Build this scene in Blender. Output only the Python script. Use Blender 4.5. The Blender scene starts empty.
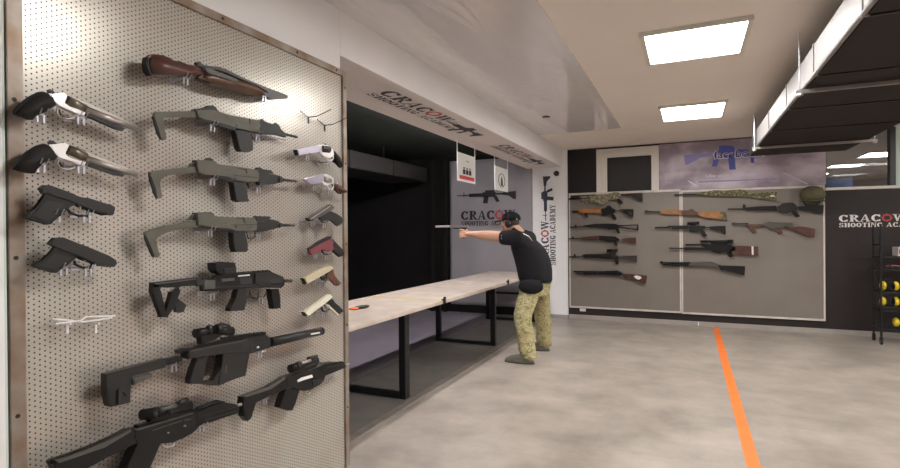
import bpy, bmesh, math, random
from mathutils import Vector, Matrix
random.seed(7)
S = bpy.context.scene
COL = S.collection
PI = math.pi

# ------------------------------------------------------------------ camera
FPX, YAW, PIT, ROL, EYE = 522.9, .4285, -.0035, -.0083, 1.5
_F = Vector((-math.sin(YAW)*math.cos(PIT), math.cos(YAW)*math.cos(PIT), math.sin(PIT)))
_R = Vector((math.cos(YAW), math.sin(YAW), 0)); _U = _R.cross(_F)
RR = _R*math.cos(ROL) + _U*math.sin(ROL); UU = -_R*math.sin(ROL) + _U*math.cos(ROL)
cd = bpy.data.cameras.new('camera'); cam = bpy.data.objects.new('camera', cd); COL.objects.link(cam)
cd.sensor_width = 36; cd.lens = FPX/900*36; cd.clip_start = .02
m = Matrix((RR, UU, -_F)).transposed().to_4x4(); m.translation = Vector((0, 0, EYE)); cam.matrix_world = m
S.camera = cam
S.view_settings.view_transform = 'Standard'; S.view_settings.look = 'None'
S.view_settings.exposure = 1.66; S.view_settings.gamma = 1; S.view_settings.use_curve_mapping = False
w = bpy.data.worlds.new('world'); S.world = w; w.use_nodes = True
w.node_tree.nodes['Background'].inputs[0].default_value = (.9, .93, 1, 1)
w.node_tree.nodes['Background'].inputs[1].default_value = .05
LAMP = 13.0           # strength of the ceiling light diffusers

def at(u, v, axis, val):
    "the point of the plane <axis>=val seen at photo pixel (u, v)"
    d = _F + RR*(u-450)/FPX - UU*(v-234)/FPX
    c = Vector((0, 0, EYE)); return c + d*((val-c[axis])/d[axis])

# ------------------------------------------------------------------ materials
def nd(nt, t, **k):
    n = nt.nodes.new(t)
    for a, b in k.items(): setattr(n, a, b)
    return n
def mat(name, col, rough=.5, metal=0, spec=.5, noise=0, nscale=8, bump=0, bscale=60, col2=None, emit=0, coat=0):
    m = bpy.data.materials.new(name); m.use_nodes = True; nt = m.node_tree; b = nt.nodes['Principled BSDF']
    b.inputs['Base Color'].default_value = (*col, 1); b.inputs['Roughness'].default_value = rough
    b.inputs['Metallic'].default_value = metal; b.inputs['Specular IOR Level'].default_value = spec
    b.inputs['Coat Weight'].default_value = coat
    tc = nd(nt, 'ShaderNodeTexCoord')
    if noise or col2:
        n = nd(nt, 'ShaderNodeTexNoise'); n.inputs['Scale'].default_value = nscale; n.inputs['Detail'].default_value = 5
        nt.links.new(tc.outputs['Object'], n.inputs['Vector'])
        r = nd(nt, 'ShaderNodeValToRGB'); c2 = col2 or tuple(c*(1-noise) for c in col)
        r.color_ramp.elements[0].position = .35; r.color_ramp.elements[1].position = .65
        r.color_ramp.elements[0].color = (*c2, 1); r.color_ramp.elements[1].color = (*col, 1)
        nt.links.new(n.outputs['Fac'], r.inputs['Fac']); nt.links.new(r.outputs['Color'], b.inputs['Base Color'])
    if bump:
        n2 = nd(nt, 'ShaderNodeTexNoise'); n2.inputs['Scale'].default_value = bscale
        nt.links.new(tc.outputs['Object'], n2.inputs['Vector'])
        bp = nd(nt, 'ShaderNodeBump'); bp.inputs['Strength'].default_value = bump; bp.inputs['Distance'].default_value = .004
        nt.links.new(n2.outputs['Fac'], bp.inputs['Height']); nt.links.new(bp.outputs['Normal'], b.inputs['Normal'])
    if emit:
        b.inputs['Emission Color'].default_value = (*col, 1); b.inputs['Emission Strength'].default_value = emit
    return m
def blotch(name, cols, scale=20, rough=.8, stretch=(1, 1, 1), detail=3, bump=0):
    "patches of several colours (camouflage, mottled print)"
    m = mat(name, cols[0], rough, spec=.3); nt = m.node_tree; b = nt.nodes['Principled BSDF']
    tc = nd(nt, 'ShaderNodeTexCoord'); mp = nd(nt, 'ShaderNodeMapping'); mp.inputs['Scale'].default_value = stretch
    nt.links.new(tc.outputs['Object'], mp.inputs['Vector'])
    n = nd(nt, 'ShaderNodeTexNoise'); n.inputs['Scale'].default_value = scale; n.inputs['Detail'].default_value = detail
    nt.links.new(mp.outputs['Vector'], n.inputs['Vector'])
    r = nd(nt, 'ShaderNodeValToRGB'); r.color_ramp.interpolation = 'CONSTANT' if detail < 4 else 'LINEAR'
    k = len(cols)
    while len(r.color_ramp.elements) < k: r.color_ramp.elements.new(.5)
    for i, c in enumerate(cols):
        e = r.color_ramp.elements[i]; e.position = .33 + .34*i/max(1, k-1) if i else 0; e.color = (*c, 1)
    nt.links.new(n.outputs['Fac'], r.inputs['Fac']); nt.links.new(r.outputs['Color'], b.inputs['Base Color'])
    if bump:
        bp = nd(nt, 'ShaderNodeBump'); bp.inputs['Strength'].default_value = bump; bp.inputs['Distance'].default_value = .01
        n3 = nd(nt, 'ShaderNodeTexNoise'); n3.inputs['Scale'].default_value = 14; n3.inputs['Detail'].default_value = 2
        nt.links.new(tc.outputs['Object'], n3.inputs['Vector'])
        nt.links.new(n3.outputs['Fac'], bp.inputs['Height']); nt.links.new(bp.outputs['Normal'], b.inputs['Normal'])
    return m
def mathn(nt, op, a, b=None):
    n = nd(nt, 'ShaderNodeMath', operation=op)
    for i, x in enumerate((a, b)):
        if x is None: continue
        if isinstance(x, (int, float)): n.inputs[i].default_value = x
        else: nt.links.new(x, n.inputs[i])
    return n.outputs[0]
def perforated(name, col, axis, colstep, rowstep, radius, hole=(.075, .068, .06), rough=.33, warm=None, metal=0):
    "painted steel sheet with staggered round holes; runs along world axis <axis> and Z"
    m = mat(name, col, rough, metal=metal, spec=.6); nt = m.node_tree; b = nt.nodes['Principled BSDF']
    tc = nd(nt, 'ShaderNodeTexCoord'); sp = nd(nt, 'ShaderNodeSeparateXYZ'); nt.links.new(tc.outputs['Object'], sp.inputs[0])
    u = mathn(nt, 'DIVIDE', sp.outputs[axis], colstep); cidx = mathn(nt, 'FLOOR', u)
    odd = mathn(nt, 'FLOORED_MODULO', cidx, 2.0)
    v = mathn(nt, 'ADD', mathn(nt, 'DIVIDE', sp.outputs[2], rowstep), mathn(nt, 'MULTIPLY', odd, .5))
    du = mathn(nt, 'MULTIPLY', mathn(nt, 'SUBTRACT', mathn(nt, 'FRACT', u), .5), colstep)
    dv = mathn(nt, 'MULTIPLY', mathn(nt, 'SUBTRACT', mathn(nt, 'FRACT', v), .5), rowstep)
    d2 = mathn(nt, 'ADD', mathn(nt, 'MULTIPLY', du, du), mathn(nt, 'MULTIPLY', dv, dv))
    h = mathn(nt, 'LESS_THAN', d2, radius*radius)
    n = nd(nt, 'ShaderNodeTexNoise'); n.inputs['Scale'].default_value = 1.6; n.inputs['Detail'].default_value = 4
    nt.links.new(tc.outputs['Object'], n.inputs['Vector'])
    r = nd(nt, 'ShaderNodeValToRGB'); r.color_ramp.elements[0].color = (*(warm or tuple(c*.85 for c in col)), 1)
    r.color_ramp.elements[1].color = (*col, 1); r.color_ramp.elements[0].position = .35; r.color_ramp.elements[1].position = .6
    nt.links.new(n.outputs['Fac'], r.inputs['Fac'])
    mx = nd(nt, 'ShaderNodeMix', data_type='RGBA'); nt.links.new(h, mx.inputs[0]); nt.links.new(r.outputs['Color'], mx.inputs[6])
    mx.inputs[7].default_value = (*hole, 1); nt.links.new(mx.outputs[2], b.inputs['Base Color'])
    sr = mathn(nt, 'MULTIPLY', mathn(nt, 'SUBTRACT', 1.0, h), .6); nt.links.new(sr, b.inputs['Specular IOR Level'])
    return m

M = {}
M['white'] = mat('white_paint', (.90, .88, .885), .6, noise=.03, nscale=3)
M['ceil'] = mat('ceiling_paint', (.90, .82, .745), .75, noise=.03, nscale=2)
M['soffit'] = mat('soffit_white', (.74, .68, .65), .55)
M['dark'] = mat('dark_wall_paint', (.032, .024, .024), .5, spec=.3, noise=.1, nscale=4)
M['black'] = mat('black_matt', (.012, .011, .010), .9, spec=.2, noise=.2, nscale=3)
M['green'] = mat('dark_green_baffle', (.020, .024, .018), .9, spec=.2, noise=.3, nscale=20)
M['rangefloor'] = mat('lane_floor', (.24, .21, .24), .55, noise=.12, nscale=2)
M['mat'] = mat('rubber_mat', (.155, .140, .128), .6, noise=.18, nscale=5)
M['edge'] = mat('mat_edging', (.22, .19, .165), .5, noise=.3, nscale=9)
M['steel'] = mat('black_steel', (.016, .016, .017), .42, metal=.3)
M['gunblack'] = mat('gun_black', (.010, .0095, .0095), .36, spec=.32, bump=.1, bscale=300)
M['gungrey'] = mat('gun_dark_grey', (.022, .021, .020), .42, spec=.35, bump=.15, bscale=300)
M['gunmid'] = mat('gun_grey', (.085, .080, .072), .4, spec=.5)
M['olive'] = mat('gun_olive_grey', (.105, .096, .074), .5, spec=.4, noise=.12, nscale=20)
M['chrome'] = mat('brushed_steel', (.46, .42, .39), .32, metal=.65)
M['cylinder'] = mat('fluted_steel', (.20, .175, .13), .35, metal=.7)
M['bright'] = mat('bright_steel', (.80, .77, .76), .3, metal=.6)
M['bluish'] = mat('silver_violet_steel', (.60, .55, .66), .28, metal=.8)
M['gunmetal'] = mat('gun_metal', (.07, .065, .065), .38, metal=.7)
M['rubber'] = mat('rubber_grip', (.018, .016, .016), .6, spec=.3, bump=.3, bscale=500)
M['wood_red'] = mat('red_brown_walnut', (.10, .030, .022), .42, col2=(.055, .020, .015), nscale=14, coat=.3)
M['wood_brown'] = mat('walnut_forend', (.12, .055, .026), .42, col2=(.065, .028, .014), nscale=16, coat=.3)
M['wood_orange'] = mat('orange_stock', (.42, .18, .045), .45, col2=(.30, .115, .03), nscale=12)
M['wood_grip'] = mat('brown_grip', (.11, .042, .024), .5, noise=.3, nscale=30)
M['dark_wood'] = mat('dark_brown_wood', (.09, .03, .022), .45, noise=.3, nscale=14)
M['pink'] = mat('pink_slide', (.27, .075, .09), .35, metal=.3)
M['beige'] = mat('tan_slide', (.52, .45, .31), .45)
M['ivory'] = mat('ivory_slide', (.74, .70, .55), .4)
M['wire'] = mat('zinc_wire', (.55, .55, .62), .3, metal=.9)
M['clear'] = mat('clear_acrylic', (.8, .78, .78), .15, spec=.8)
M['camo'] = blotch('camouflage_print', [(.16, .13, .06), (.07, .075, .035), (.30, .26, .14), (.11, .09, .045)], 28, .6)
M['camo_tan'] = blotch('tan_camouflage', [(.30, .24, .16), (.10, .11, .06), (.38, .31, .22), (.16, .17, .08)], 24, .7)
M['fatigue'] = blotch('fatigue_cloth', [(.42, .36, .19), (.22, .22, .10), (.46, .39, .21), (.36, .30, .15), (.52, .45, .27), (.27, .22, .11)], 13, .9, (1, 1, 1.5), 2, bump=.9)
M['shirt'] = mat('black_cotton', (.016, .015, .018), .85, spec=.2, bump=.5, bscale=20)
M['skin'] = mat('skin', (.62, .34, .22), .55, noise=.1, nscale=14)
M['hair'] = mat('hair', (.05, .035, .025), .8)
M['shoe'] = mat('trainer_cloth', (.20, .185, .15), .8, noise=.3, nscale=40)
M['sole'] = mat('shoe_sole', (.10, .09, .07), .7)
M['ink'] = mat('black_print', (.022, .02, .022), .6)
M['inkpier'] = mat('dark_blue_grey_print', (.045, .05, .075), .6)
M['red'] = mat('red_print', (.60, .06, .07), .5)
M['wprint'] = mat('white_print', (.85, .82, .80), .5)
M['orange'] = mat('orange_floor_tape', (.90, .20, .03), .5, noise=.1, nscale=6)
M['alu'] = mat('white_window_frame', (.74, .70, .64), .4)
M['cream'] = mat('cream_angle', (.70, .64, .58), .5, noise=.15, nscale=9)
M['banner'] = mat('grey_banner_vinyl', (.36, .34, .355), .5, noise=.06, nscale=3, bump=.6, bscale=3)
M['darkframe'] = mat('dark_window_frame', (.03, .03, .032), .4)
M['pale'] = mat('pale_green_wall', (.62, .72, .66), .6)
M['blue'] = mat('blue_board', (.02, .03, .085), .5, noise=.5, nscale=12)
M['yellow'] = mat('yellow_plastic', (.85, .62, .03), .4)
M['helmet'] = mat('olive_helmet', (.115, .100, .048), .6, noise=.25, nscale=9, bump=.3, bscale=80)
M['signwhite'] = mat('sign_white', (.82, .82, .79), .4)
M['bench'] = mat('pale_laminate', (.64, .55, .47), .4, col2=(.52, .43, .36), nscale=5, bump=.05)
M['yline'] = mat('yellow_tape', (.60, .48, .14), .6)
M['rust'] = mat('rusty_angle_iron', (.36, .32, .28), .45, col2=(.24, .155, .10), nscale=7, metal=.4)
M['greyskirt'] = mat('grey_skirting', (.36, .33, .31), .5)
M['skirt'] = mat('stone_skirting', (.40, .36, .33), .5, noise=.1, nscale=8)
M['foilside'] = mat('duct_foil', (.27, .25, .245), .5, metal=.3, bump=.7, bscale=9)
M['ductdark'] = mat('duct_black_lagging', (.026, .020, .018), .7, spec=.25, noise=.15, nscale=3)
M['glass_dark'] = mat('window_glass', (.025, .025, .027), .08, spec=.7)
M['diffuser'] = mat('lamp_diffuser', (1, .985, .96), .5, emit=LAMP)
M['pegboard'] = perforated('pegboard_sheet', (.51, .475, .42), 1, .0155, .0175, .0029, warm=(.45, .385, .34), metal=.3, rough=.27)
M['farboard'] = perforated('rack_sheet', (.225, .195, .168), 0, .02, .02, .0022, hole=(.2, .18, .16), rough=.5, warm=(.205, .172, .146))
# stretched ceiling foil: glossy with long soft ripples
M['foil'] = mat('ceiling_foil', (.74, .71, .71), .14, spec=.9)
nt = M['foil'].node_tree; tc = nd(nt, 'ShaderNodeTexCoord'); mp = nd(nt, 'ShaderNodeMapping'); mp.inputs['Scale'].default_value = (1.6, .35, 1)
nz = nd(nt, 'ShaderNodeTexNoise'); nz.inputs['Scale'].default_value = 2.2; nz.inputs['Detail'].default_value = 3; nz.inputs['Distortion'].default_value = .8
bp = nd(nt, 'ShaderNodeBump'); bp.inputs['Strength'].default_value = .7; bp.inputs['Distance'].default_value = .03
nt.links.new(tc.outputs['Object'], mp.inputs[0]); nt.links.new(mp.outputs[0], nz.inputs['Vector'])
nt.links.new(nz.outputs['Fac'], bp.inputs['Height']); nt.links.new(bp.outputs[0], nt.nodes['Principled BSDF'].inputs['Normal'])
# vinyl floor: long faint boards, cloudy
M['floor'] = mat('vinyl_floor', (.43, .385, .345), .36, spec=.5)
nt = M['floor'].node_tree; b = nt.nodes['Principled BSDF']; tc = nd(nt, 'ShaderNodeTexCoord')
mp = nd(nt, 'ShaderNodeMapping'); mp.inputs['Rotation'].default_value = (0, 0, 0); nt.links.new(tc.outputs['Object'], mp.inputs[0])
nz = nd(nt, 'ShaderNodeTexNoise'); nz.inputs['Scale'].default_value = 1.9; nz.inputs['Detail'].default_value = 7; nz.inputs['Roughness'].default_value = .62
nt.links.new(mp.outputs[0], nz.inputs['Vector'])
r = nd(nt, 'ShaderNodeValToRGB'); r.color_ramp.elements[0].position = .30; r.color_ramp.elements[1].position = .68
r.color_ramp.elements[0].color = (.255, .217, .183, 1); r.color_ramp.elements[1].color = (.45, .395, .342, 1)
nt.links.new(nz.outputs['Fac'], r.inputs[0])
bk = nd(nt, 'ShaderNodeTexBrick'); bk.inputs['Scale'].default_value = 1; bk.inputs['Brick Width'].default_value = 1.25; bk.inputs['Row Height'].default_value = .31
bk.inputs['Mortar Size'].default_value = .0015; bk.inputs['Color1'].default_value = (.93, .93, .93, 1); bk.inputs['Color2'].default_value = (1, 1, 1, 1); bk.inputs['Mortar'].default_value = (.85, .85, .85, 1)
bk.inputs['Bias'].default_value = 0
nt.links.new(mp.outputs[0], bk.inputs['Vector'])
mx = nd(nt, 'ShaderNodeMix', data_type='RGBA', blend_type='MULTIPLY'); mx.inputs[0].default_value = 1
nt.links.new(r.outputs[0], mx.inputs[6]); nt.links.new(bk.outputs['Color'], mx.inputs[7]); nt.links.new(mx.outputs[2], b.inputs['Base Color'])
# shutter with upright ribs
M['ribs'] = mat('ribbed_dark_panel', (.020, .018, .020), .6)
# clear glass
g = bpy.data.materials.new('clear_glass'); g.use_nodes = True; nt = g.node_tree; nt.nodes.clear()
o_ = nd(nt, 'ShaderNodeOutputMaterial'); mxs = nd(nt, 'ShaderNodeMixShader'); tr = nd(nt, 'ShaderNodeBsdfTransparent'); gl = nd(nt, 'ShaderNodeBsdfGlossy')
tr.inputs[0].default_value = (.72, .74, .76, 1); gl.inputs['Roughness'].default_value = .02
fr = nd(nt, 'ShaderNodeFresnel'); fr.inputs[0].default_value = 1.18
nt.links.new(fr.outputs[0], mxs.inputs[0]); nt.links.new(tr.outputs[0], mxs.inputs[1]); nt.links.new(gl.outputs[0], mxs.inputs[2]); nt.links.new(mxs.outputs[0], o_.inputs[0])
M['glass'] = g
M['fbprint'] = blotch('purple_cloud_print', [(.13, .10, .12), (.30, .24, .29), (.50, .42, .48), (.62, .55, .60)], 1.6, .4, (1, 1, 1.6), 6)
M['fb_lav'] = mat('lavender_print', (.26, .23, .52), .5)
M['fb_blue'] = mat('blue_print', (.07, .08, .36), .5)
M['fb_pale'] = mat('pale_print', (.62, .56, .72), .5)

# ------------------------------------------------------------------ mesh helpers
def link(name, bm, mt, parent=None, smooth=False, mods=()):
    me = bpy.data.meshes.new(name); bmesh.ops.recalc_face_normals(bm, faces=bm.faces); bm.to_mesh(me); bm.free()
    if mt: me.materials.append(M[mt] if isinstance(mt, str) else mt)
    for p in me.polygons: p.use_smooth = smooth
    o = bpy.data.objects.new(name, me); COL.objects.link(o)
    if parent is not None: o.parent = parent
    return o
def tag(o, label=None, cat=None, group=None, kind=None):
    for k, v in (('label', label), ('category', cat), ('group', group), ('kind', kind)):
        if v: o[k] = v
    return o
def thing(name, label, cat, loc=(0, 0, 0), group=None, rz=0):
    o = bpy.data.objects.new(name, None); COL.objects.link(o); o.location = loc; o.rotation_euler = (0, 0, rz)
    o.empty_display_size = .1
    return tag(o, label, cat, group)
def struct(name, bm, mt, smooth=False):
    return tag(link(name, bm, mt, None, smooth), kind='structure')
def box(bm, a, b, bev=0):
    x0, y0, z0 = [min(p, q) for p, q in zip(a, b)]; x1, y1, z1 = [max(p, q) for p, q in zip(a, b)]
    v = [bm.verts.new(p) for p in ((x0,y0,z0),(x1,y0,z0),(x1,y1,z0),(x0,y1,z0),(x0,y0,z1),(x1,y0,z1),(x1,y1,z1),(x0,y1,z1))]
    fs = [bm.faces.new([v[i] for i in q]) for q in ((0,3,2,1),(4,5,6,7),(0,1,5,4),(1,2,6,5),(2,3,7,6),(3,0,4,7))]
    if bev:
        es = list({e for f in fs for e in f.edges}); bmesh.ops.bevel(bm, geom=es, offset=bev, segments=2, affect='EDGES', clamp_overlap=True)
    return bm
def B(*args):
    bm = bmesh.new()
    for a in args: box(bm, *a)
    return bm
def tube(bm, p0, p1, r0, r1=None, n=16, caps=True):
    p0, p1 = Vector(p0), Vector(p1); r1 = r0 if r1 is None else r1
    d = (p1-p0).normalized(); a = d.orthogonal().normalized(); c = d.cross(a)
    r = [[bm.verts.new(p + (a*math.cos(2*PI*i/n) + c*math.sin(2*PI*i/n))*rr) for i in range(n)] for p, rr in ((p0, r0), (p1, r1))]
    for i in range(n): bm.faces.new((r[0][i], r[0][(i+1) % n], r[1][(i+1) % n], r[1][i]))
    if caps: bm.faces.new(r[0][::-1]); bm.faces.new(r[1])
    return bm
def path(bm, pts, r, n=8):
    pts = [Vector(p) for p in pts]; rings = []
    a = None
    for i, p in enumerate(pts):
        d = ((pts[min(i+1, len(pts)-1)]-p).normalized() + (p-pts[max(i-1, 0)]).normalized()).normalized() if 0 < i < len(pts)-1 else (pts[min(i+1, len(pts)-1)]-pts[max(i-1, 0)]).normalized()
        a = d.orthogonal().normalized() if a is None else (a - d*a.dot(d)).normalized()
        c = d.cross(a); rings.append([bm.verts.new(p + (a*math.cos(2*PI*k/n) + c*math.sin(2*PI*k/n))*r) for k in range(n)])
    for q, s in zip(rings, rings[1:]):
        for k in range(n): bm.faces.new((q[k], q[(k+1) % n], s[(k+1) % n], s[k]))
    if (pts[0]-pts[-1]).length < 1e-6:
        pass
    bm.faces.new(rings[0][::-1]); bm.faces.new(rings[-1]); return bm
def prism(bm, pts, vec, bev=.003, seg=2):
    "solid with outline pts (front) pushed along vec; the front and back rims are rounded"
    vec = Vector(vec); P = [Vector(p) for p in pts]
    Q = []
    for p in P:
        if not Q or (p-Q[-1]).length > 1e-5: Q.append(p)
    a = [bm.verts.new(p) for p in Q]; c = [bm.verts.new(p+vec) for p in Q]; n = len(a)
    f0 = bm.faces.new(a); f1 = bm.faces.new(c[::-1])
    for i in range(n): bm.faces.new((a[i], c[i], c[(i+1) % n], a[(i+1) % n]))
    if bev: bmesh.ops.bevel(bm, geom=list(f0.edges)+list(f1.edges), offset=bev, segments=seg, affect='EDGES', clamp_overlap=True)
    return bm
def ell(bm, c, r, seg=16, rings=10, M3=None):
    mtx = Matrix.Translation(c) @ (M3.to_4x4() if M3 else Matrix()) @ Matrix.Diagonal((*r, 1))
    bmesh.ops.create_uvsphere(bm, u_segments=seg, v_segments=rings, radius=1, matrix=mtx); return bm
def capsule(bm, p0, p1, r0, r1, n=16):
    tube(bm, p0, p1, r0, r1, n); ell(bm, p0, (r0,)*3, n, 8); ell(bm, p1, (r1,)*3, n, 8); return bm
def loft(bm, rings, n=24):
    "rings: (centre, rx, ry[, tilt about Y]) horizontal ellipses joined bottom to top, closed"
    R = []
    for rg in rings:
        c, rx, ry = Vector(rg[0]), rg[1], rg[2]; t = rg[3] if len(rg) > 3 else 0
        R.append([bm.verts.new(c + Vector((rx*math.cos(2*PI*i/n)*math.cos(t), ry*math.sin(2*PI*i/n), -rx*math.cos(2*PI*i/n)*math.sin(t)))) for i in range(n)])
    for a, c in zip(R, R[1:]):
        for i in range(n): bm.faces.new((a[i], a[(i+1) % n], c[(i+1) % n], c[i]))
    bm.faces.new(R[0][::-1]); bm.faces.new(R[-1]); return bm
def fuse(name, bm, mt, parent, voxel=.008, smooth=6):
    "several overlapping closed volumes melted into one continuous skin"
    o = link(name, bm, mt, None, True)
    rm = o.modifiers.new('r', 'REMESH'); rm.mode = 'VOXEL'; rm.voxel_size = voxel; rm.use_smooth_shade = True
    if smooth:
        sm = o.modifiers.new('s', 'SMOOTH'); sm.iterations = smooth; sm.factor = .5
    dg = bpy.context.evaluated_depsgraph_get(); me = bpy.data.meshes.new_from_object(o.evaluated_get(dg))
    o.modifiers.clear(); o.data = me; me.name = name
    for p in me.polygons: p.use_smooth = True
    if not me.materials: me.materials.append(M[mt])
    if parent is not None: o.parent = parent
    return o

# ------------------------------------------------------------------ room
XW, YF, ZC, ZH = -1.97, 9.03, 2.894, 2.608
XPIER = -1.89; YEND = 2.685
XR, YB = 5.2, -2.6
struct('floor', B(((-2.22, YB, -.1), (XR, YF+.02, 0))), 'floor')
struct('floor_lane', B(((-12.2, YB, -.1), (-3.12, YF+.02, 0))), 'rangefloor')
o = struct('floor_mat', B(((-3.12, YB, -.1), (-2.29, YF+.02, .001))), 'mat')
struct('trim_1', B(((-2.29, YB, -.1), (-2.22, YF, .006), .002)), 'edge')
struct('ceiling', B(((XW, YB, ZC), (XR, YF+.1, ZC+.1))), 'ceil')
struct('ceiling_foil', B(((XW+.001, YB, ZC-.006), (-.822, 7.40, ZC+.001))), 'foil')
struct('ceiling_lane', B(((-12.2, YB, ZC+.02), (XW-.62, YF+.1, ZC+.1))), 'green')
struct('wall_left', B(((XW-.2, YB, 0), (XW, YEND, ZC))), 'white')
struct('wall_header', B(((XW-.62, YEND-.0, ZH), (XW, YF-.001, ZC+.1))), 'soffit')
struct('wall_header_face', B(((XW, YEND, ZH-.002), (XW+.004, YF-.03, ZC))), 'white')
struct('wall_pier', B(((-2.50, YF-.05, 0), (XPIER, YF+.12, ZC+.02))), 'white')
struct('wall_lane_end', B(((-12.2, YF, 0), (-2.50, YF+.1, ZC+.1))), 'black')
struct('wall_lane_back', B(((-12.3, YB, 0), (-12.2, YF+.1, ZC+.1))), 'black')
struct('wall_lane_near', B(((-12.2, YB-.1, 0), (XW-.2, YB, ZC+.1))), 'black')
struct('wall_back', B(((XW-.2, YB-.1, 0), (XR+.1, YB, ZC+.1))), 'white')
struct('wall_right', B(((XR, YB, 0), (XR+.1, YF+.1, ZC+.1))), 'white')
# far wall in pieces around the two windows
WX0, WX1, WZ1 = -1.405, -.43, 2.862
V0, V1, VZ0 = 1.79, 2.52, 2.085
struct('wall_far', B(((XPIER, YF, 0), (WX0, YF+.12, ZC)), ((WX0, YF, 0), (WX1, YF+.12, 2.02)), ((WX1, YF, 0), (V0, YF+.12, ZC)),
                     ((V0, YF, 0), (XR, YF+.12, VZ0)), ((WX0, YF, WZ1), (WX1, YF+.12, ZC)), ((2.60, YF, VZ0), (XR, YF+.12, ZC))), 'dark')
struct('trim_2', B(*[((XPIER+.012+.024*i, YF-.014, 2.14), (XPIER+.026+.024*i, YF, ZC-.002)) for i in range(20)]), 'ribs')
struct('baseboard_far', B(((XPIER, YF-.018, 0), (XR, YF, .075), .003)), 'skirt')
struct('baseboard_pier', B(((-2.50, YF-.064, 0), (XPIER+.012, YF-.05, .065)), ((XPIER, YF-.064, 0), (XPIER+.012, YF-.018, .065))), 'greyskirt')
struct('baseboard_lane', B(((-12.2, YF-.02, 0), (-2.50, YF, .12), .003)), 'black')
struct('baseboard_left', B(((XW, YB, 0), (XW+.014, .4, .075))), 'skirt')
# windows
w1 = thing('window_1', None, None, ((WX0+WX1)/2, YF, 2.4)); w1['kind'] = 'structure'
def local(o, bmf, name, mt, smooth=False):
    c = link(name, bmf, mt, o, smooth)
    for v in c.data.vertices: v.co -= Vector(o.location)
    return c
t = .085
local(w1, B(((WX0, YF-.03, 2.1), (WX0+t, YF+.06, WZ1), .004), ((WX1-t*.75, YF-.03, 2.1), (WX1, YF+.06, WZ1), .004), ((WX0, YF-.031, WZ1-t*.8), (WX1, YF+.06, WZ1), .004)), 'window_frame', 'alu')
local(w1, B(((WX0+t, YF-.008, 2.1), (WX0+t+.085, YF+.05, WZ1-t*.8), .004), ((WX1-t*.75-.05, YF-.008, 2.1), (WX1-t*.75, YF+.05, WZ1-t*.8), .004), ((WX0+t, YF-.009, WZ1-t*.8-.075), (WX1-t*.75, YF+.05, WZ1-t*.8), .004)), 'sash', 'alu')
local(w1, B(((WX0+t+.08, YF+.02, 2.02), (WX1-t*.75-.045, YF+.03, WZ1-t*.8-.07))), 'pane', 'glass_dark')
w2 = thing('window_2', None, None, ((V0+V1)/2, YF, 2.5)); w2['kind'] = 'structure'
local(w2, B(((V0-.012, YF-.03, VZ0-.035), (2.9, YF+.1, VZ0+.004), .004)), 'window_sill', 'alu')
local(w2, B(((2.51, YF-.01, VZ0), (2.575, YF+.1, ZC), .004)), 'window_frame', 'darkframe')
local(w2, B(((2.575, YF-.012, VZ0), (2.62, YF+.1, ZC), .004)), 'window_post', 'pale')
local(w2, B(((V0, YF+.04, VZ0), (2.52, YF+.046, ZC))), 'pane', 'glass')
# room behind the right window
NX0, NX1, NY1 = .9, 5.6, 18.4
struct('floor_next', B(((NX0, YF+.13, -.1), (NX1, NY1, 0))), 'floor')
struct('ceiling_next', B(((NX0, YF+.13, ZC), (NX1, NY1, ZC+.1))), 'ceil')
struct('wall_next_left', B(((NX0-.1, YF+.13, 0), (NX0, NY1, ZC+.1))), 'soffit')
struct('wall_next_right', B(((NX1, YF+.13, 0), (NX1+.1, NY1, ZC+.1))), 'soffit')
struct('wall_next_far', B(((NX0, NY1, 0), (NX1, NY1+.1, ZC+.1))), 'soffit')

# ------------------------------------------------------------------ lamps
def panel(x0, x1, y0, y1, label, z=ZC, group=None):
    r = thing('ceiling_light', label, 'light', ((x0+x1)/2, (y0+y1)/2, z), group)
    f = .030; dx, dy = (x1-x0)/2, (y1-y0)/2
    link('frame', B(((-dx, -dy, -.030), (dx, -dy+f, -.001), .002), ((-dx, dy-f, -.030), (dx, dy, -.001), .002), ((-dx, -dy+f, -.030), (-dx+f, dy-f, -.001), .002), ((dx-f, -dy+f, -.030), (dx, dy-f, -.001), .002)), 'alu', r)
    link('diffuser', B(((-dx+f, -dy+f, -.011), (dx-f, dy-f, -.002))), 'diffuser', r)
    return r
panel(-.306, .393, 3.904, 4.635, 'larger square glowing ceiling panel, nearer the camera')
panel(-.306, .393, 6.31, 7.13, 'smaller square glowing ceiling panel nearer the far wall')
for y, w_ in ((1.5, 'above the camera'),): panel(-.306, .393, y, y+.73, f'square ceiling panel lamp {w_}, out of the picture', group='ceiling panels beyond the frame')
for y, w_ in zip((1.5, 3.9, 6.3), ('rearmost', 'middle one', 'nearest the far wall')): panel(3.3, 4.0, y, y+.73, f'ceiling panel lamp right of the duct, {w_}, out of the picture', group='ceiling panels beyond the frame')
panel(2.95, 3.55, 11.75, 12.5, 'ceiling panel seen through the right window, highest and nearest of three')
panel(2.80, 3.42, 13.65, 14.2, 'ceiling panel seen through the right window, middle one of three')
panel(2.85, 3.15, 15.45, 15.9, 'ceiling panel seen through the right window, lowest and farthest')

lt = thing('strip_light', 'strip lamp on the lane side of the header, hidden behind it from the room', 'light', (-2.72, 5.4, 2.84))
link('housing', B(((-.05, -1.9, .0), (.03, 1.9, .04), .004)), 'alu', lt)
bm = bmesh.new(); tube(bm, (-.01, -1.85, -.012), (-.01, 1.85, -.012), .014, n=12); link('tube', bm, mat('strip_tube', (.97, .95, 1), .5, emit=55), lt, True)

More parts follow.
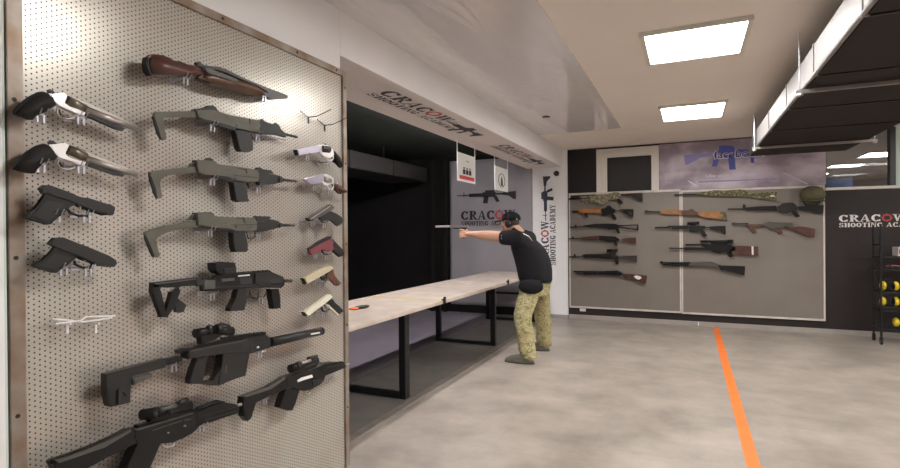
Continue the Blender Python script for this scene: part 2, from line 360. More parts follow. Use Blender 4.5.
# ------------------------------------------------------------------ lettering
def _r(x0, y0, x1, y1): return [(x0, y0), (x1, y0), (x1, y1), (x0, y1)]
def _arc(cx, cy, rx, ry, tx, ty, a0, a1, n=14):
    o = []; i_ = []
    for k in range(n+1):
        a = math.radians(a0+(a1-a0)*k/n); o.append((cx+rx*math.cos(a), cy+ry*math.sin(a))); i_.append((cx+(rx-tx)*math.cos(a), cy+(ry-ty)*math.sin(a)))
    return [[o[k], o[k+1], i_[k+1], i_[k]] for k in range(n)]
def glyph(c):
    s, t = .27, .14
    if c == 'C': return _arc(.42, .5, .42, .5, s, t, 42, 318) + [_r(.62, .66, .75, .95), _r(.64, .05, .76, .3)], .82
    if c == 'G': return _arc(.42, .5, .42, .5, s, t, 42, 330) + [_r(.62, .66, .75, .95), _r(.56, .05, .78, .42), _r(.46, .38, .86, .46)], .88
    if c == 'O': return _arc(.42, .5, .42, .5, s, t, 0, 360, 22), .84
    if c == 'R': return [_r(.1, 0, .1+s, 1), _r(0, .92, .4, 1), _r(0, 0, .4, .08), _r(.3, .46, .45, .54), [(.36, .5), (.54, .5), (.80, .08), (.62, 0)], _r(.6, 0, .88, .08)] + _arc(.4, .74, .38, .26, s, .08, -90, 90), .88
    if c == 'D': return [_r(.1, 0, .1+s, 1), _r(0, .92, .4, 1), _r(0, 0, .4, .08)] + _arc(.36, .5, .46, .5, s, .09, -90, 90), .84
    if c == 'A': return [[(.02, 0), (.12, 0), (.44, .92), (.40, 1)], [(.56, 0), (.80, 0), (.52, 1), (.38, 1)], _r(.2, .27, .65, .35), _r(-.04, 0, .26, .08), _r(.5, 0, .9, .08)], .88
    if c == 'W': return [[(.04, 1), (.27, 1), (.42, .12), (.32, 0)], [(.32, 0), (.42, 0), (.62, .9), (.54, 1)], [(.50, 1), (.72, 1), (.86, .12), (.76, 0)], [(.76, 0), (.86, 0), (1.06, .95), (.98, 1)], _r(-.04, .92, .36, 1), _r(.44, .92, .78, 1), _r(.88, .92, 1.14, 1)], 1.12
    if c == 'S': return _arc(.38, .73, .34, .27, .18, .09, 20, 250) + _arc(.36, .27, .36, .27, .18, .09, -160, 70) + [_r(.56, .70, .68, .98), _r(.03, .02, .15, .3), [(.2, .5), (.3, .42), (.58, .46), (.5, .58)]], .76
    if c == 'H': return [_r(.1, 0, .1+s, 1), _r(.6, 0, .6+s, 1), _r(.2, .45, .7, .54), _r(0, .92, .4, 1), _r(0, 0, .4, .08), _r(.5, .92, .9, 1), _r(.5, 0, .9, .08)], .92
    if c == 'N': return [_r(.1, 0, .2, 1), _r(.68, 0, .78, 1), [(.1, 1), (.34, 1), (.78, 0), (.62, 0)], _r(0, 0, .32, .08), _r(-.02, .92, .3, 1), _r(.56, .92, .9, 1)], .9
    if c == 'T': return [_r(.28, 0, .28+s, 1), _r(0, .9, .76, 1), _r(.16, 0, .6, .08), _r(0, .7, .08, 1), _r(.68, .7, .76, 1)], .78
    if c == 'I': return [_r(.1, 0, .1+s, 1), _r(0, .92, .4, 1), _r(0, 0, .4, .08)], .42
    if c == 'E': return [_r(.1, 0, .1+s, 1), _r(0, .92, .72, 1), _r(0, 0, .74, .08), _r(.3, .46, .55, .54), _r(.64, .72, .72, 1), _r(.66, 0, .74, .28), _r(.5, .36, .56, .64)], .78
    if c == 'M': return [_r(.1, 0, .2, 1), _r(.74, 0, .94, 1), [(.1, 1), (.34, 1), (.58, .2), (.46, 0)], [(.46, 0), (.56, 0), (.84, 1), (.74, 1)], _r(0, 0, .32, .08), _r(.64, 0, 1.04, .08), _r(0, .92, .3, 1), _r(.76, .92, 1.04, 1)], 1.06
    if c == 'Y': return [_r(.32, 0, .52, .5), [(.04, 1), (.26, 1), (.5, .48), (.34, .4)], [(.42, .42), (.52, .48), (.8, 1), (.7, 1)], _r(.2, 0, .64, .08), _r(-.04, .92, .34, 1), _r(.56, .92, .88, 1)], .84
    return [], .42
def decal(bm, polys, O, ex, ey, sx, sy, x0, y0, lift):
    nrm = ex.cross(ey).normalized()*lift
    for P in polys:
        try: bm.faces.new([bm.verts.new(O + ex*(x0+p[0]*sx) + ey*(y0+p[1]*sy) + nrm) for p in P])
        except Exception: pass
RIFLE = [[(-.02, .50), (.30, .50), (.30, .53), (-.02, .53)], _r(.10, .47, .115, .62), _r(.2, .46, .44, .57), _r(.44, .44, .66, .60), _r(.48, .60, .64, .66),
         [(.46, .46), (.54, .46), (.52, .22), (.44, .24)], [(.62, .46), (.68, .46), (.73, .28), (.67, .26)], _r(.66, .50, .80, .555),
         [(.78, .57), (1, .60), (1, .34), (.96, .34), (.88, .46), (.78, .49)]]
def logo(parent, O, ex, ey, H, ink, rifle='right', red='red', lift=.0015, wide=1.0, second=True, len2=1.35, h2r=.52):
    "CRACOW with a red ring for the O, SHOOTING ACADEMY under it, and a rifle outline; H = letter height"
    O, ex, ey = Vector(O), Vector(ex).normalized(), Vector(ey).normalized()
    bm = bmesh.new(); rb = bmesh.new(); x = 0; sx = H*wide
    for i, c in enumerate('CRACOW'):
        g_, adv = glyph(c)
        if i == 4:
            g_ = _arc(.42, .5, .44, .5, .17, .17, 0, 360, 24) + [_r(.36, .78, .48, 1.06), _r(.36, -.06, .48, .22), _r(-.08, .44, .2, .56), _r(.64, .44, .92, .56)]
            decal(rb, g_, O, ex, ey, sx, H, x, 0, lift)
        else: decal(bm, g_, O, ex, ey, sx, H, x, 0, lift)
        x += (adv+.06)*sx
    W = x
    tot = sum((glyph(c)[1]+.06) for c in 'SHOOTING ACADEMY'); h2 = H*h2r; s2 = W*len2/tot; x = 0
    if second:
        for c in 'SHOOTING ACADEMY':
            g_, adv = glyph(c); decal(bm, g_, O, ex, ey, s2, h2, x, -h2-H*.16, lift); x += (adv+.06)*s2
    link('lettering', bm, ink, parent); link('red_ring', rb, red, parent)
    if rifle == 'right':
        q = bmesh.new(); decal(q, RIFLE, O, ex, ey, W*.72, W*.55, W*1.0, -W*.24, lift); link('rifle_silhouette', q, ink, parent)
    if rifle == 'top':
        q = bmesh.new(); decal(q, RIFLE, O, ex, ey, W*.93, W*.42, W*.0, H*1.0, lift); link('rifle_silhouette', q, ink, parent)
    return W
hd = bpy.data.objects['wall_header']
# soffit writing: reads from below, letters' tops towards the room
logo(hd, (-2.235, 3.52, ZH), (0, 1, 0), (1, 0, 0), .15, 'ink', 'right', wide=1.42)
logo(hd, (-2.235, 6.35, ZH), (0, 1, 0), (1, 0, 0), .15, 'ink', 'right', wide=1.42)
# pier writing runs upwards
pr_ = bpy.data.objects['wall_pier']
YP = YF-.05
pq = at(549, 265, 1, YP); logo(pr_, (pq.x, YP, pq.z), (0, 0, 1), (-1, 0, 0), .135, 'inkpier', 'none', wide=1.0, len2=1.36, h2r=.72)
q = bmesh.new()
pq = at(546, 220, 1, YP); decal(q, RIFLE, Vector((pq.x, YP, pq.z)), Vector((0, 0, 1)), Vector((-1, 0, 0)), .76, .50, 0, -.25, .0015)
link('rifle_silhouette', q, 'inkpier', pr_)
# far wall writing, white
wf = bpy.data.objects['wall_far']
logo(wf, (1.935, YF, 1.60), (1, 0, 0), (0, 0, 1), .098, 'wprint', 'none', wide=1.36, len2=1.33, h2r=.62)

# banner on the lane's end wall
bn = thing('wall_banner', 'large grey vinyl banner with black lettering behind the shooter', 'banner', (-3.3, YF-.01, 1.5))
bm = bmesh.new(); nx, nz = 30, 40; vs = []
for j in range(nz+1):
    for i in range(nx+1):
        x = -4.11+(1.60)*i/nx; z = .14+(2.70-.02*i/nx)*j/nz
        vs.append(bm.verts.new((x+3.3, -.012-.006*math.sin(x*9+z*2)-.005*math.sin(z*7-x*4), z-1.5)))
for j in range(nz):
    for i in range(nx): bm.faces.new([vs[k] for k in (j*(nx+1)+i, j*(nx+1)+i+1, (j+1)*(nx+1)+i+1, (j+1)*(nx+1)+i)])
o = link('sheet', bm, 'banner', bn, True); sd = o.modifiers.new('t', 'SOLIDIFY'); sd.thickness = .003
pq = at(461, 220, 1, YF-.04); logo(bn, (pq.x+3.3, -.03, pq.z-1.5), (1, 0, 0), (0, 0, 1), .165, 'ink', 'none', wide=1.13, len2=1.05, h2r=.5)
q = bmesh.new(); pq = at(458, 196, 1, YF-.04); decal(q, RIFLE, Vector((pq.x+3.3, -.03, pq.z-1.5)), Vector((1, 0, 0)), Vector((0, 0, 1)), 1.13, .55, 0, -.28, .0015); link('rifle_silhouette', q, 'ink', bn)
# black curtain edge posts left of the banner
for x in (-4.19, -4.45):
    tag(link('lane_post', B(((x-.05, YF-.12, 0), (x+.03, YF-.03, ZC+.01), .004)), 'black'), 'black upright post left of the grey banner, ' + ('touching its edge' if x > -4.3 else 'farther into the dark'), 'post')
# duct inside the lanes
dl = thing('lane_duct', 'dim brown rectangular duct under the dark lane ceiling', 'duct', (-4.9, 5.8, 2.6))
for i in range(5):
    y = -3.2+i*1.25
    link('duct_section', B(((-.45, y, -.14), (.4, y+1.23, .12), .01)), mat('lane_duct_paint', (.012, .0095, .008), .8) if i == 0 else 'lane_duct_mat' if False else bpy.data.materials['lane_duct_paint'], dl)
link('hanger_rod', B(((-.42, -1, .11), (-.40, -.98, .30)), ((.37, -1, .11), (.39, -.98, .30)), ((-.42, 1.5, .11), (-.40, 1.52, .30)), ((.37, 1.5, .11), (.39, 1.52, .30))), 'steel', dl)

# ------------------------------------------------------------------ hanging signs
def hsign(y0, y1, ztop, zbot, x, label, kind):
    r = thing('hanging_sign', label, 'sign', (x, (y0+y1)/2, ZH), 'white signs hanging from the soffit' if False else None)
    dy = (y1-y0)/2
    link('board', B(((-.004, -dy, zbot-ZH), (.004, dy, ztop-ZH), .001)), 'signwhite', r)
    for s in (-1, 1): link('strap', B(((-.005, s*dy-(.012 if s > 0 else 0), ztop-ZH), (.003, s*dy+(.012 if s < 0 else 0), 0))), 'signwhite', r)
    O = Vector((.0055, -dy, zbot-ZH)); ex, ey = Vector((0, 1, 0)), Vector((0, 0, 1)); W, H = 2*dy, ztop-zbot
    k = bmesh.new()
    if kind == 0:
        for i in range(3):
            x0 = .28+i*.165
            decal(k, [_r(x0, .27, x0+.14, .44), _r(x0+.03, .46, x0+.11, .52)], O, ex, ey, W, H, 0, 0, .0)
        decal(k, [_r(.45, .74, .62, .76)], O, ex, ey, W, H, 0, 0, 0)
        link('print', k, 'ink', r); k = bmesh.new(); decal(k, [_r(.1, .08, .92, .21)], O, ex, ey, W, H, 0, 0, 0); link('red_band', k, 'red', r)
    else:
        decal(k, _arc(.5, .45, .26, .30, .045, .03, 0, 360, 28) + [[(.42, .22), (.6, .22), (.56, .5), (.5, .66), (.44, .5)]], O, ex, ey, W, H, 0, 0, 0); link('print', k, 'ink', r)
    return r
def zat(x, y, v):   # height seen at photo row v above the plan point
    lo, hi = -1, 4
    for _ in range(40):
        mid = (lo+hi)/2; d = Vector((x, y, mid))-Vector((0, 0, EYE)); vv = 234-FPX*d.dot(UU)/d.dot(_F)
        if vv > v: lo = mid
        else: hi = mid
    return lo
p0, p1 = at(457, 152, 0, -2.50), at(475, 157, 0, -2.50)
hsign(p0.y, p1.y, (p0.z+p1.z)/2, zat(-2.5, (p0.y+p1.y)/2, 182.3), -2.50, 'larger white hanging sign with a red band, nearer the camera', 0)
p0, p1 = at(494.5, 166, 0, -2.50), at(507.7, 169.5, 0, -2.50)
hsign(p0.y, p1.y, (p0.z+p1.z)/2, zat(-2.5, (p0.y+p1.y)/2, 191), -2.50, 'smaller white hanging sign with a black ring, above the rifle print', 1)

# ------------------------------------------------------------------ left board
BX = -1.945
pb = thing('pegboard', 'tall perforated steel board in a rusty frame on the left wall', 'display board', (BX, 1.8, .05))
by0, by1, bz1 = .958, 2.662, 2.47
local(pb, B(((BX-.006, by0, .05), (BX, by1, bz1))), 'perforated_sheet', 'pegboard')
for nm, a, c in (('frame_rail', (BX-.022, by0-.045, .05), (BX+.012, by0, bz1+.035)), ('frame_rail', (BX-.022, by1, .05), (BX+.012, by1+.038, bz1+.035)),
                 ('frame_rail', (BX-.022, by0, bz1-.003), (BX+.012, by1, bz1+.035)), ('frame_rail', (BX-.022, by0, .01), (BX+.012, by1, .05))):
    local(pb, B((a, c, .002)), nm, 'rust')
k = bmesh.new()
for y, z in [(y, z) for z in (.42, .93, 1.43, 1.93, 2.40) for y in (by0-.026, by1+.02)] + [(y, bz1+.016) for y in (1.3, 1.75, 2.25, 2.60)]:
    k = bmesh.new(); tube(k, (BX+.0115, y, z), (BX+.0135, y, z), .007, n=10); local(pb, k, 'bolt_hole', 'ink')
dt = struct('trim_3', B(((XW, .80, 0), (XW+.05, .895, ZC), .003)), 'white')
struct('trim_4', B(((XW, .896, 0), (XW+.042, .904, ZC))), 'pale')

class Rack:
    "places outlines traced over a wall-mounted item onto its own plane"
    def __init__(s, axis, face, out):
        s.axis, s.face, s.out = axis, face, out   # axis of the plane, wall surface coordinate, +1/-1 outward sign
    def pt(s, u, v, d): return at(u, v, s.axis, s.face + s.out*d)
    def vec(s, t):
        q = Vector((0, 0, 0)); q[s.axis] = -s.out*t; return q
LB = Rack(0, BX, 1); FB = Rack(1, YF-.03, -1)

def item(rack, name, label, cat, org, parts, hooks=(), group=None, front=.085, thick=.04, bev=.003):
    """parts: (name, material, kind, data, dfront, thickness); coordinates are in photo pixels through org = (x0, y0, scale)"""
    def px(p, o=org): return (o[0]+p[0]/o[2], o[1]+p[1]/o[2])
    allp = []
    for P in parts:
        o2 = P[6] if len(P) > 6 and P[6] else org
        allp += [px(p, o2) for p in P[3] if isinstance(p, tuple)]
    u = sum(p[0] for p in allp)/len(allp); v = sum(p[1] for p in allp)/len(allp)
    base = rack.pt(u, v, .0)
    root = thing(name, label, cat, base, group); made = {}
    for P in parts:
        nm, mt, kind, data = P[:4]; df = P[4] if len(P) > 4 and P[4] is not None else front; th = P[5] if len(P) > 5 and P[5] is not None else thick
        o2 = P[6] if len(P) > 6 and P[6] else org
        bm = bmesh.new(); sm = False
        if kind == 'poly': prism(bm, [rack.pt(*px(p, o2), df) for p in data], rack.vec(th), min(bev, th*.3))
        elif kind == 'duo':       # coloured outer shell over a black core
            prism(bm, [rack.pt(*px(p, o2), df) for p in data], rack.vec(th*.38), min(bev, .003))
            k2 = bmesh.new(); prism(k2, [rack.pt(*px(p, o2), df-th*.38-.0005) for p in data], rack.vec(th*.62), .002)
        elif kind == 'soft': prism(bm, [rack.pt(*px(p, o2), df) for p in data], rack.vec(th), th*.32, 4); sm = True
        elif kind == 'tube':
            (a, b, r) = data; r2 = r if not isinstance(r, (list,)) else None
            a_, b_ = rack.pt(*px(a, o2), df), rack.pt(*px(b, o2), df)
            tube(bm, a_, b_, r if r2 else r[0], r if r2 else r[1], 18); sm = 'auto'
        elif kind == 'ring':       # trigger guard: closed loop of wire through the points
            pts = [rack.pt(*px(p, o2), df) for p in data[:-1]]; path(bm, pts, data[-1], 8); sm = True
        nm2 = nm.split('/')
        for vv in bm.verts: vv.co -= base
        par = root if len(nm2) == 1 else made[nm2[0]]
        ob = link(nm2[-1], bm, mt, par, bool(sm) and sm != 'auto')
        if sm == 'auto':
            for p_ in ob.data.polygons: p_.use_smooth = len(p_.vertices) == 4
        if kind == 'duo':
            for vv in k2.verts: vv.co -= base
            if len(nm2) == 1: link('inner_shell', k2, 'gunblack', ob)
            else: k2.free()
        made.setdefault(nm2[0], ob)
    for i, (hp, word) in enumerate(hooks):
        hook(rack, px(hp), front, word, thick)
    return root
def hook(rack, uv, front, label, thick=.04, stem=.030, gap=.018):
    p = rack.pt(uv[0], uv[1], front); q = p.copy(); q[rack.axis] = rack.face
    r = thing('display_hook', label, 'hook', q, 'wire hooks holding the weapons')
    outv = Vector((0, 0, 0)); outv[rack.axis] = rack.out
    side = Vector((0, 1, 0)) if rack.axis == 0 else Vector((1, 0, 0)); up = Vector((0, 0, 1))
    k = bmesh.new()
    for s in (-1, 1):
        path(k, [side*s*gap/2 + outv*.002 - up*.003, side*s*gap/2 + outv*(front+.004) - up*.003, side*s*gap/2 + outv*(front+.016) + up*.012], .0018, 6)
    link('arm', k, 'wire', r)
    k = bmesh.new()
    for s in (-1, 1): box(k, side*s*gap/2 + outv*(front-.013) - side*.003 - up*stem, side*s*gap/2 + outv*(front-.009) + side*.003)
    box(k, -side*gap*.5 + outv*(front-.012) - up*.006, side*gap*.5 + outv*(front-.010) - up*.001); box(k, -side*.002 - up*.005, side*.002 + outv*(front-.010) - up*.002)
    box(k, -side*gap*.7 + outv*.0 - up*.012, side*gap*.7 + outv*.003 + up*.006)
    link('tab', k, 'wire', r)
    return r
def comb(p0, p1, n, h, base=6):
    "outline of a toothed rail between two pixels, teeth upwards"
    p0, p1 = Vector(p0), Vector(p1); d = p1-p0; up = Vector((d.y, -d.x)).normalized(); o = [p0-up*base]; 
    for i in range(n):
        for f_, q in ((.0, 0), (.0, h), (.55, h), (.55, 0)): o.append(p0+d*((i+f_)/n)+up*q)
    o += [p1, p1-up*base]; return [(v.x, v.y) for v in o]
G = 'guns on the perforated board'
def H(where, *pts):   # hook labels
    w_ = ['rear', 'front']
    return [(p, f'small metal hook under the {w_[i]} of the {where}') for i, p in enumerate(pts)]

A = (130, 40, 6); Bc = (200, 50, 6)
item(LB, 'wooden_rifle', 'short rifle with red-brown walnut stock, topmost on the perforated board', 'rifle', A, [
 ('stock', 'wood_red', 'soft', [(112,100),(128,84),(155,80),(200,88),(252,104),(276,126),(300,143),(340,146),(400,148),(440,165),(470,190),(440,205),(400,210),(330,213),(280,207),(200,210),(135,210),(116,185),(106,140)], .095, .034),
 ('butt_plate', 'gunblack', 'poly', [(106,100),(114,98),(110,140),(120,188),(136,211),(126,211),(108,186),(100,140)], .094, .032),
 ('fore_end', 'wood_brown', 'soft', [(0,165),(30,135),(90,122),(160,150),(240,180),(330,212),(400,243),(418,264),(380,273),(300,263),(200,236),(100,207),(60,190)], .09, .045, Bc),
 ('barrel', 'gunmetal', 'poly', [(-10,72),(0,66),(20,92),(70,98),(110,98),(150,112),(260,166),(400,224),(460,246),(530,272),(532,290),(480,286),(400,246),(330,208),(240,172),(160,136),(110,116),(30,108),(0,100)], .083, .03, Bc),
 ('receiver', 'gunmid', 'poly', [(20,110),(70,110),(140,142),(228,174),(228,186),(190,184),(120,160),(50,140)], .098, .02, Bc),
 ('trigger_guard', 'gunmetal', 'ring', [(440,215),(450,250),(475,265),(500,255),(505,235),.0028], .07, .01),
 ('trigger', 'gunmetal', 'tube', [(472,215),(468,245),.003], .07, .01),
 ('front_band', 'gunmetal', 'poly', [(378,262),(440,240),(500,262),(528,278),(500,292),(440,296),(400,284)], .088, .03, Bc),
 ('rear_sight', 'gunmetal', 'poly', [(405,135),(425,130),(440,148),(430,158),(408,152)], .085, .02)],
 H('walnut stocked short rifle', (345,222), (815,332)), G, .095)

def carbine(label, where, orgA, orgB, stock, rec, guard, rail, barrel, mag, tg, sight, hooks):
    item(LB, 'folding_carbine', label, 'carbine', orgA, [
     ('stock', 'olive', 'duo', stock, .085, .018),
     ('stock_pad', 'gunblack', 'poly', sight[1], .0862, .006),
     ('receiver', 'olive', 'duo', rec, .095, .05, orgB),
     ('side_plate', 'gunmid', 'poly', sight[2], .099, .02, orgB),
     ('handguard', 'gungrey', 'duo', guard, .09, .04, orgB), *[(n_, m_, 'poly', p_, .0965, .006, orgB) for n_, m_, p_ in sight[3]],
     ('top_rail', 'gungrey', 'poly', rail, .08, .022, orgB),
     ('barrel', 'gunmetal', 'tube', barrel, .07, .01, orgB),
     ('magazine', 'gungrey', 'poly', mag, .088, .035, orgB),
     ('trigger_guard', 'gunblack', 'ring', tg, .075, .01, orgB),
     ('rear_sight', 'gungrey', 'poly', sight[0], .085, .03),
     ], hooks, G, .09, .04)
A, Bc = (130, 90, 6), (200, 100, 6)
carbine('olive-grey carbine with straight level stock, upper one of three alike', '', A, Bc,
 [(148,136),(160,130),(300,128),(395,126),(470,128),(480,170),(400,166),(305,162),(212,160),(196,168),(200,200),(222,285),(218,298),(200,302),(186,292),(168,240),(140,168)],
 [(-20,60),(60,58),(95,60),(110,72),(180,90),(300,112),(360,122),(366,150),(360,195),(300,186),(232,172),(200,160),(150,150),(100,132),(20,118),(-10,100)],
 [(358,126),(386,132),(440,148),(470,156),(490,182),(520,202),(520,222),(470,206),(420,205),(380,200),(360,196)],
 [(350,122),(372,118),(380,112),(388,132),(440,148),(460,136),(482,156),(488,176),(440,160),(360,132)],
 [(505,204),(582,222),.007], [(214,186),(240,178),(306,192),(318,262),(322,300),(300,312),(250,308),(236,290)],
 [(305,200),(318,235),(345,240),(358,215),(350,195),.0024],
 ([(385,126),(400,112),(440,108),(470,104),(478,92),(500,92),(520,102),(532,132),(500,140),(440,140)], [(138,160),(150,158),(172,232),(190,290),(182,300),(164,262),(146,210)], [(216,140),(292,158),(292,178),(224,162)], [('ejection_port', 'ink', [(296,112),(303,113),(303,146),(296,144)]), ('lower_rail', 'gunblack', [(-10,104),(20,116),(100,131),(180,150),(216,168),(212,190),(180,176),(100,146),(-10,122)]), ('seam', 'ink', [(222,158),(364,180),(364,184),(222,162)]), ('plate', 'gunmid', [(160,98),(200,104),(200,116),(164,112)]), ('cocking_rod', 'gunmid', [(372,206),(520,238),(518,244),(372,214)]), ('cocking_rod', 'gunmid', [(372,216),(470,238),(468,242),(372,222)])]),
 H('upper olive-grey carbine', (505,205), (775,268)))
A, Bc = (130, 145, 6), (200, 150, 6)
carbine('olive-grey carbine with gently drooping stock, middle one of three alike', '', A, Bc,
 [(118,165),(160,154),(280,140),(380,130),(440,122),(470,150),(440,158),(400,166),(300,172),(215,180),(186,198),(176,228),(196,308),(190,320),(164,322),(148,292),(122,205)],
 [(-20,60),(30,60),(90,66),(112,90),(200,95),(282,108),(350,120),(358,150),(354,190),(280,192),(200,182),(180,158),(100,152),(30,152),(-10,130)],
 [(350,148),(362,140),(440,145),(480,155),(500,165),(500,192),(440,206),(360,210),(352,190)],
 [(340,120),(350,104),(368,104),(374,118),(430,122),(446,142),(350,144)],
 [(495,178),(575,187),.007], [(200,190),(240,184),(276,190),(284,285),(300,302),(292,310),(240,312),(216,300)],
 [(285,196),(292,228),(315,236),(340,228),(346,200),.0024],
 ([(370,130),(388,108),(430,92),(462,96),(480,76),(500,84),(512,120),(470,130)], [(118,186),(132,190),(156,262),(168,318),(160,322),(144,292),(124,230)], [(206,160),(262,168),(262,182),(212,178)], [('ejection_port', 'ink', [(220,104),(284,112),(286,142),(278,142),(276,119),(222,110)]), ('lower_rail', 'gunblack', [(20,146),(100,152),(182,160),(206,184),(200,200),(170,186),(100,166),(30,156)]), ('seam', 'ink', [(202,150),(350,164),(350,168),(202,154)]), ('plate', 'gunmid', [(160,112),(205,118),(205,130),(164,126)]), ('barrel_nut', 'ink', [(478,158),(500,166),(500,190),(478,196)])]),
 H('middle olive-grey carbine', (505,200), (780,250)))
A, Bc = (130, 195, 6), (200, 200, 6)
carbine('olive-grey carbine with most drooping stock, lowest one of three alike', '', A, Bc,
 [(88,224),(180,190),(270,175),(350,160),(440,140),(466,188),(440,190),(380,197),(270,212),(210,225),(172,242),(152,268),(182,362),(170,376),(140,372),(126,342),(92,262)],
 [(-20,76),(60,76),(88,90),(92,102),(210,104),(222,102),(270,104),(330,106),(345,130),(345,182),(330,187),(210,187),(180,176),(80,166),(-10,150)],
 [(338,130),(400,126),(470,130),(500,144),(502,158),(440,176),(380,190),(342,188)],
 [(330,106),(336,96),(418,98),(432,106),(400,116),(470,124),(480,132),(340,130)],
 [(497,151),(565,151),.007], [(198,192),(272,190),(286,262),(290,302),(280,312),(215,312),(204,280)],
 [(280,192),(286,224),(306,234),(328,222),(330,192),.0024],
 ([(370,150),(390,120),(430,104),(480,102),(500,108),(510,134),(470,144)], [(84,238),(98,240),(132,320),(150,372),(140,374),(124,342),(96,282)], [(214,152),(322,152),(322,168),(214,168)], [('ejection_port', 'ink', [(214,104),(270,106),(274,140),(266,140),(263,112),(214,110)]), ('lower_rail', 'gunblack', [(0,156),(80,164),(180,172),(212,180),(208,200),(150,188),(80,176),(0,166)]), ('seam', 'ink', [(190,148),(342,146),(342,150),(190,152)]), ('plate', 'gunmid', [(150,132),(196,136),(196,146),(154,144)]), ('barrel_nut', 'ink', [(480,142),(500,146),(500,160),(480,166)])]),
 H('lower olive-grey carbine', (490,208), (780,235)))

A = (140, 250, 6)
item(LB, 'black_carbine', 'black carbine with skeleton stock and boxy sight, below the olive carbines', 'carbine', A, [
 ('stock', 'gunblack', 'poly', [(78,196),(210,180),(340,164),(384,180),(384,216),(320,214),(250,214),(238,225),(160,226),(130,225),(80,226)], .09, .022),
 ('stock_highlight', 'gunmid', 'poly', [(90,200),(210,186),(335,170),(338,176),(210,193),(92,208)], .0915, .004), ('tube_collar', 'ink', 'poly', [(340,170),(382,182),(382,214),(340,210)], .0915, .004), ('body_line', 'ink', 'poly', [(384,222),(700,212),(858,212),(858,218),(700,218),(384,230)], .0935, .004), ('front_insert', 'ink', 'poly', [(770,180),(856,176),(858,196),(790,202)], .0985, .004),  # the thin grey strip paints a highlight below the stock's top edge
 ('stock', 'gunblack', 'poly', [(74,200),(112,202),(134,260),(148,340),(166,404),(128,404),(104,330),(70,252)], .09, .022),
 ('stock', 'gunblack', 'poly', [(188,252),(236,222),(246,250),(206,350),(166,405),(146,392),(166,340)], .088, .022),
 ('sling_loop', 'gungrey', 'poly', [(208,330),(236,292),(262,322),(282,330),(266,372),(240,378),(214,374)], .07, .014),
 ('receiver', 'gunblack', 'poly', [(384,176),(456,170),(462,150),(560,142),(680,132),(780,126),(862,162),(872,186),(866,216),(850,228),(720,226),(600,232),(560,236),(500,246),(384,246)], .092, .03),
 ('side_plate', 'gunmid', 'poly', [(384,178),(455,176),(455,236),(384,240)], .0945, .02),
 ('rail', 'gunmid', 'poly', [(490,174),(570,168),(570,184),(490,192)], .096, .01),
 ('rail', 'bright', 'poly', [(592,152),(662,146),(662,154),(592,161)], .096, .01),
 ('handguard', 'gungrey', 'poly', [(690,140),(780,132),(858,166),(862,186),(840,200),(720,214),(690,200)], .097, .05),
 ('ejection_port', 'ink', 'poly', [(596,166),(672,160),(676,206),(600,210)], .0935, .02),
 ('cooling_slot', 'ink', 'poly', [(698,144),(708,143),(716,168),(706,170)], .098, .008), ('cooling_slot', 'ink', 'poly', [(718,143),(728,142),(736,168),(726,170)], .098, .008), ('cooling_slot', 'ink', 'poly', [(738,142),(748,141),(756,168),(746,170)], .098, .008),
 ('sight', 'gunblack', 'poly', [(450,78),(490,70),(572,76),(582,110),(580,142),(500,150),(470,140),(452,118)], .10, .05),
 ('sight/lens_hood', 'gungrey', 'poly', [(500,110),(576,104),(578,138),(504,146)], .104, .02),
 ('barrel', 'gunmetal', 'tube', [(858,186),(908,186),.008], .075, .01),
 ('grip', 'gungrey', 'poly', [(588,232),(650,234),(640,300),(630,362),(542,368),(544,346),(562,320),(580,288)], .092, .035),
 ('trigger_guard', 'gunblack', 'ring', [(655,240),(668,282),(700,290),(740,285),(760,258),.0035], .075, .01),
 ('trigger', 'gunmetal', 'tube', [(715,245),(705,292),.0035], .075, .01),
 ('toothed_rail', 'gunblack', 'poly', comb((590,142), (790,126), 9, 7), .085, .02),
 ('foregrip', 'gunblack', 'poly', [(786,234),(836,232),(842,290),(846,350),(802,354),(794,290)], .09, .035),
 ], H('black skeleton stock carbine', (445,262), (735,285)), G, .09)

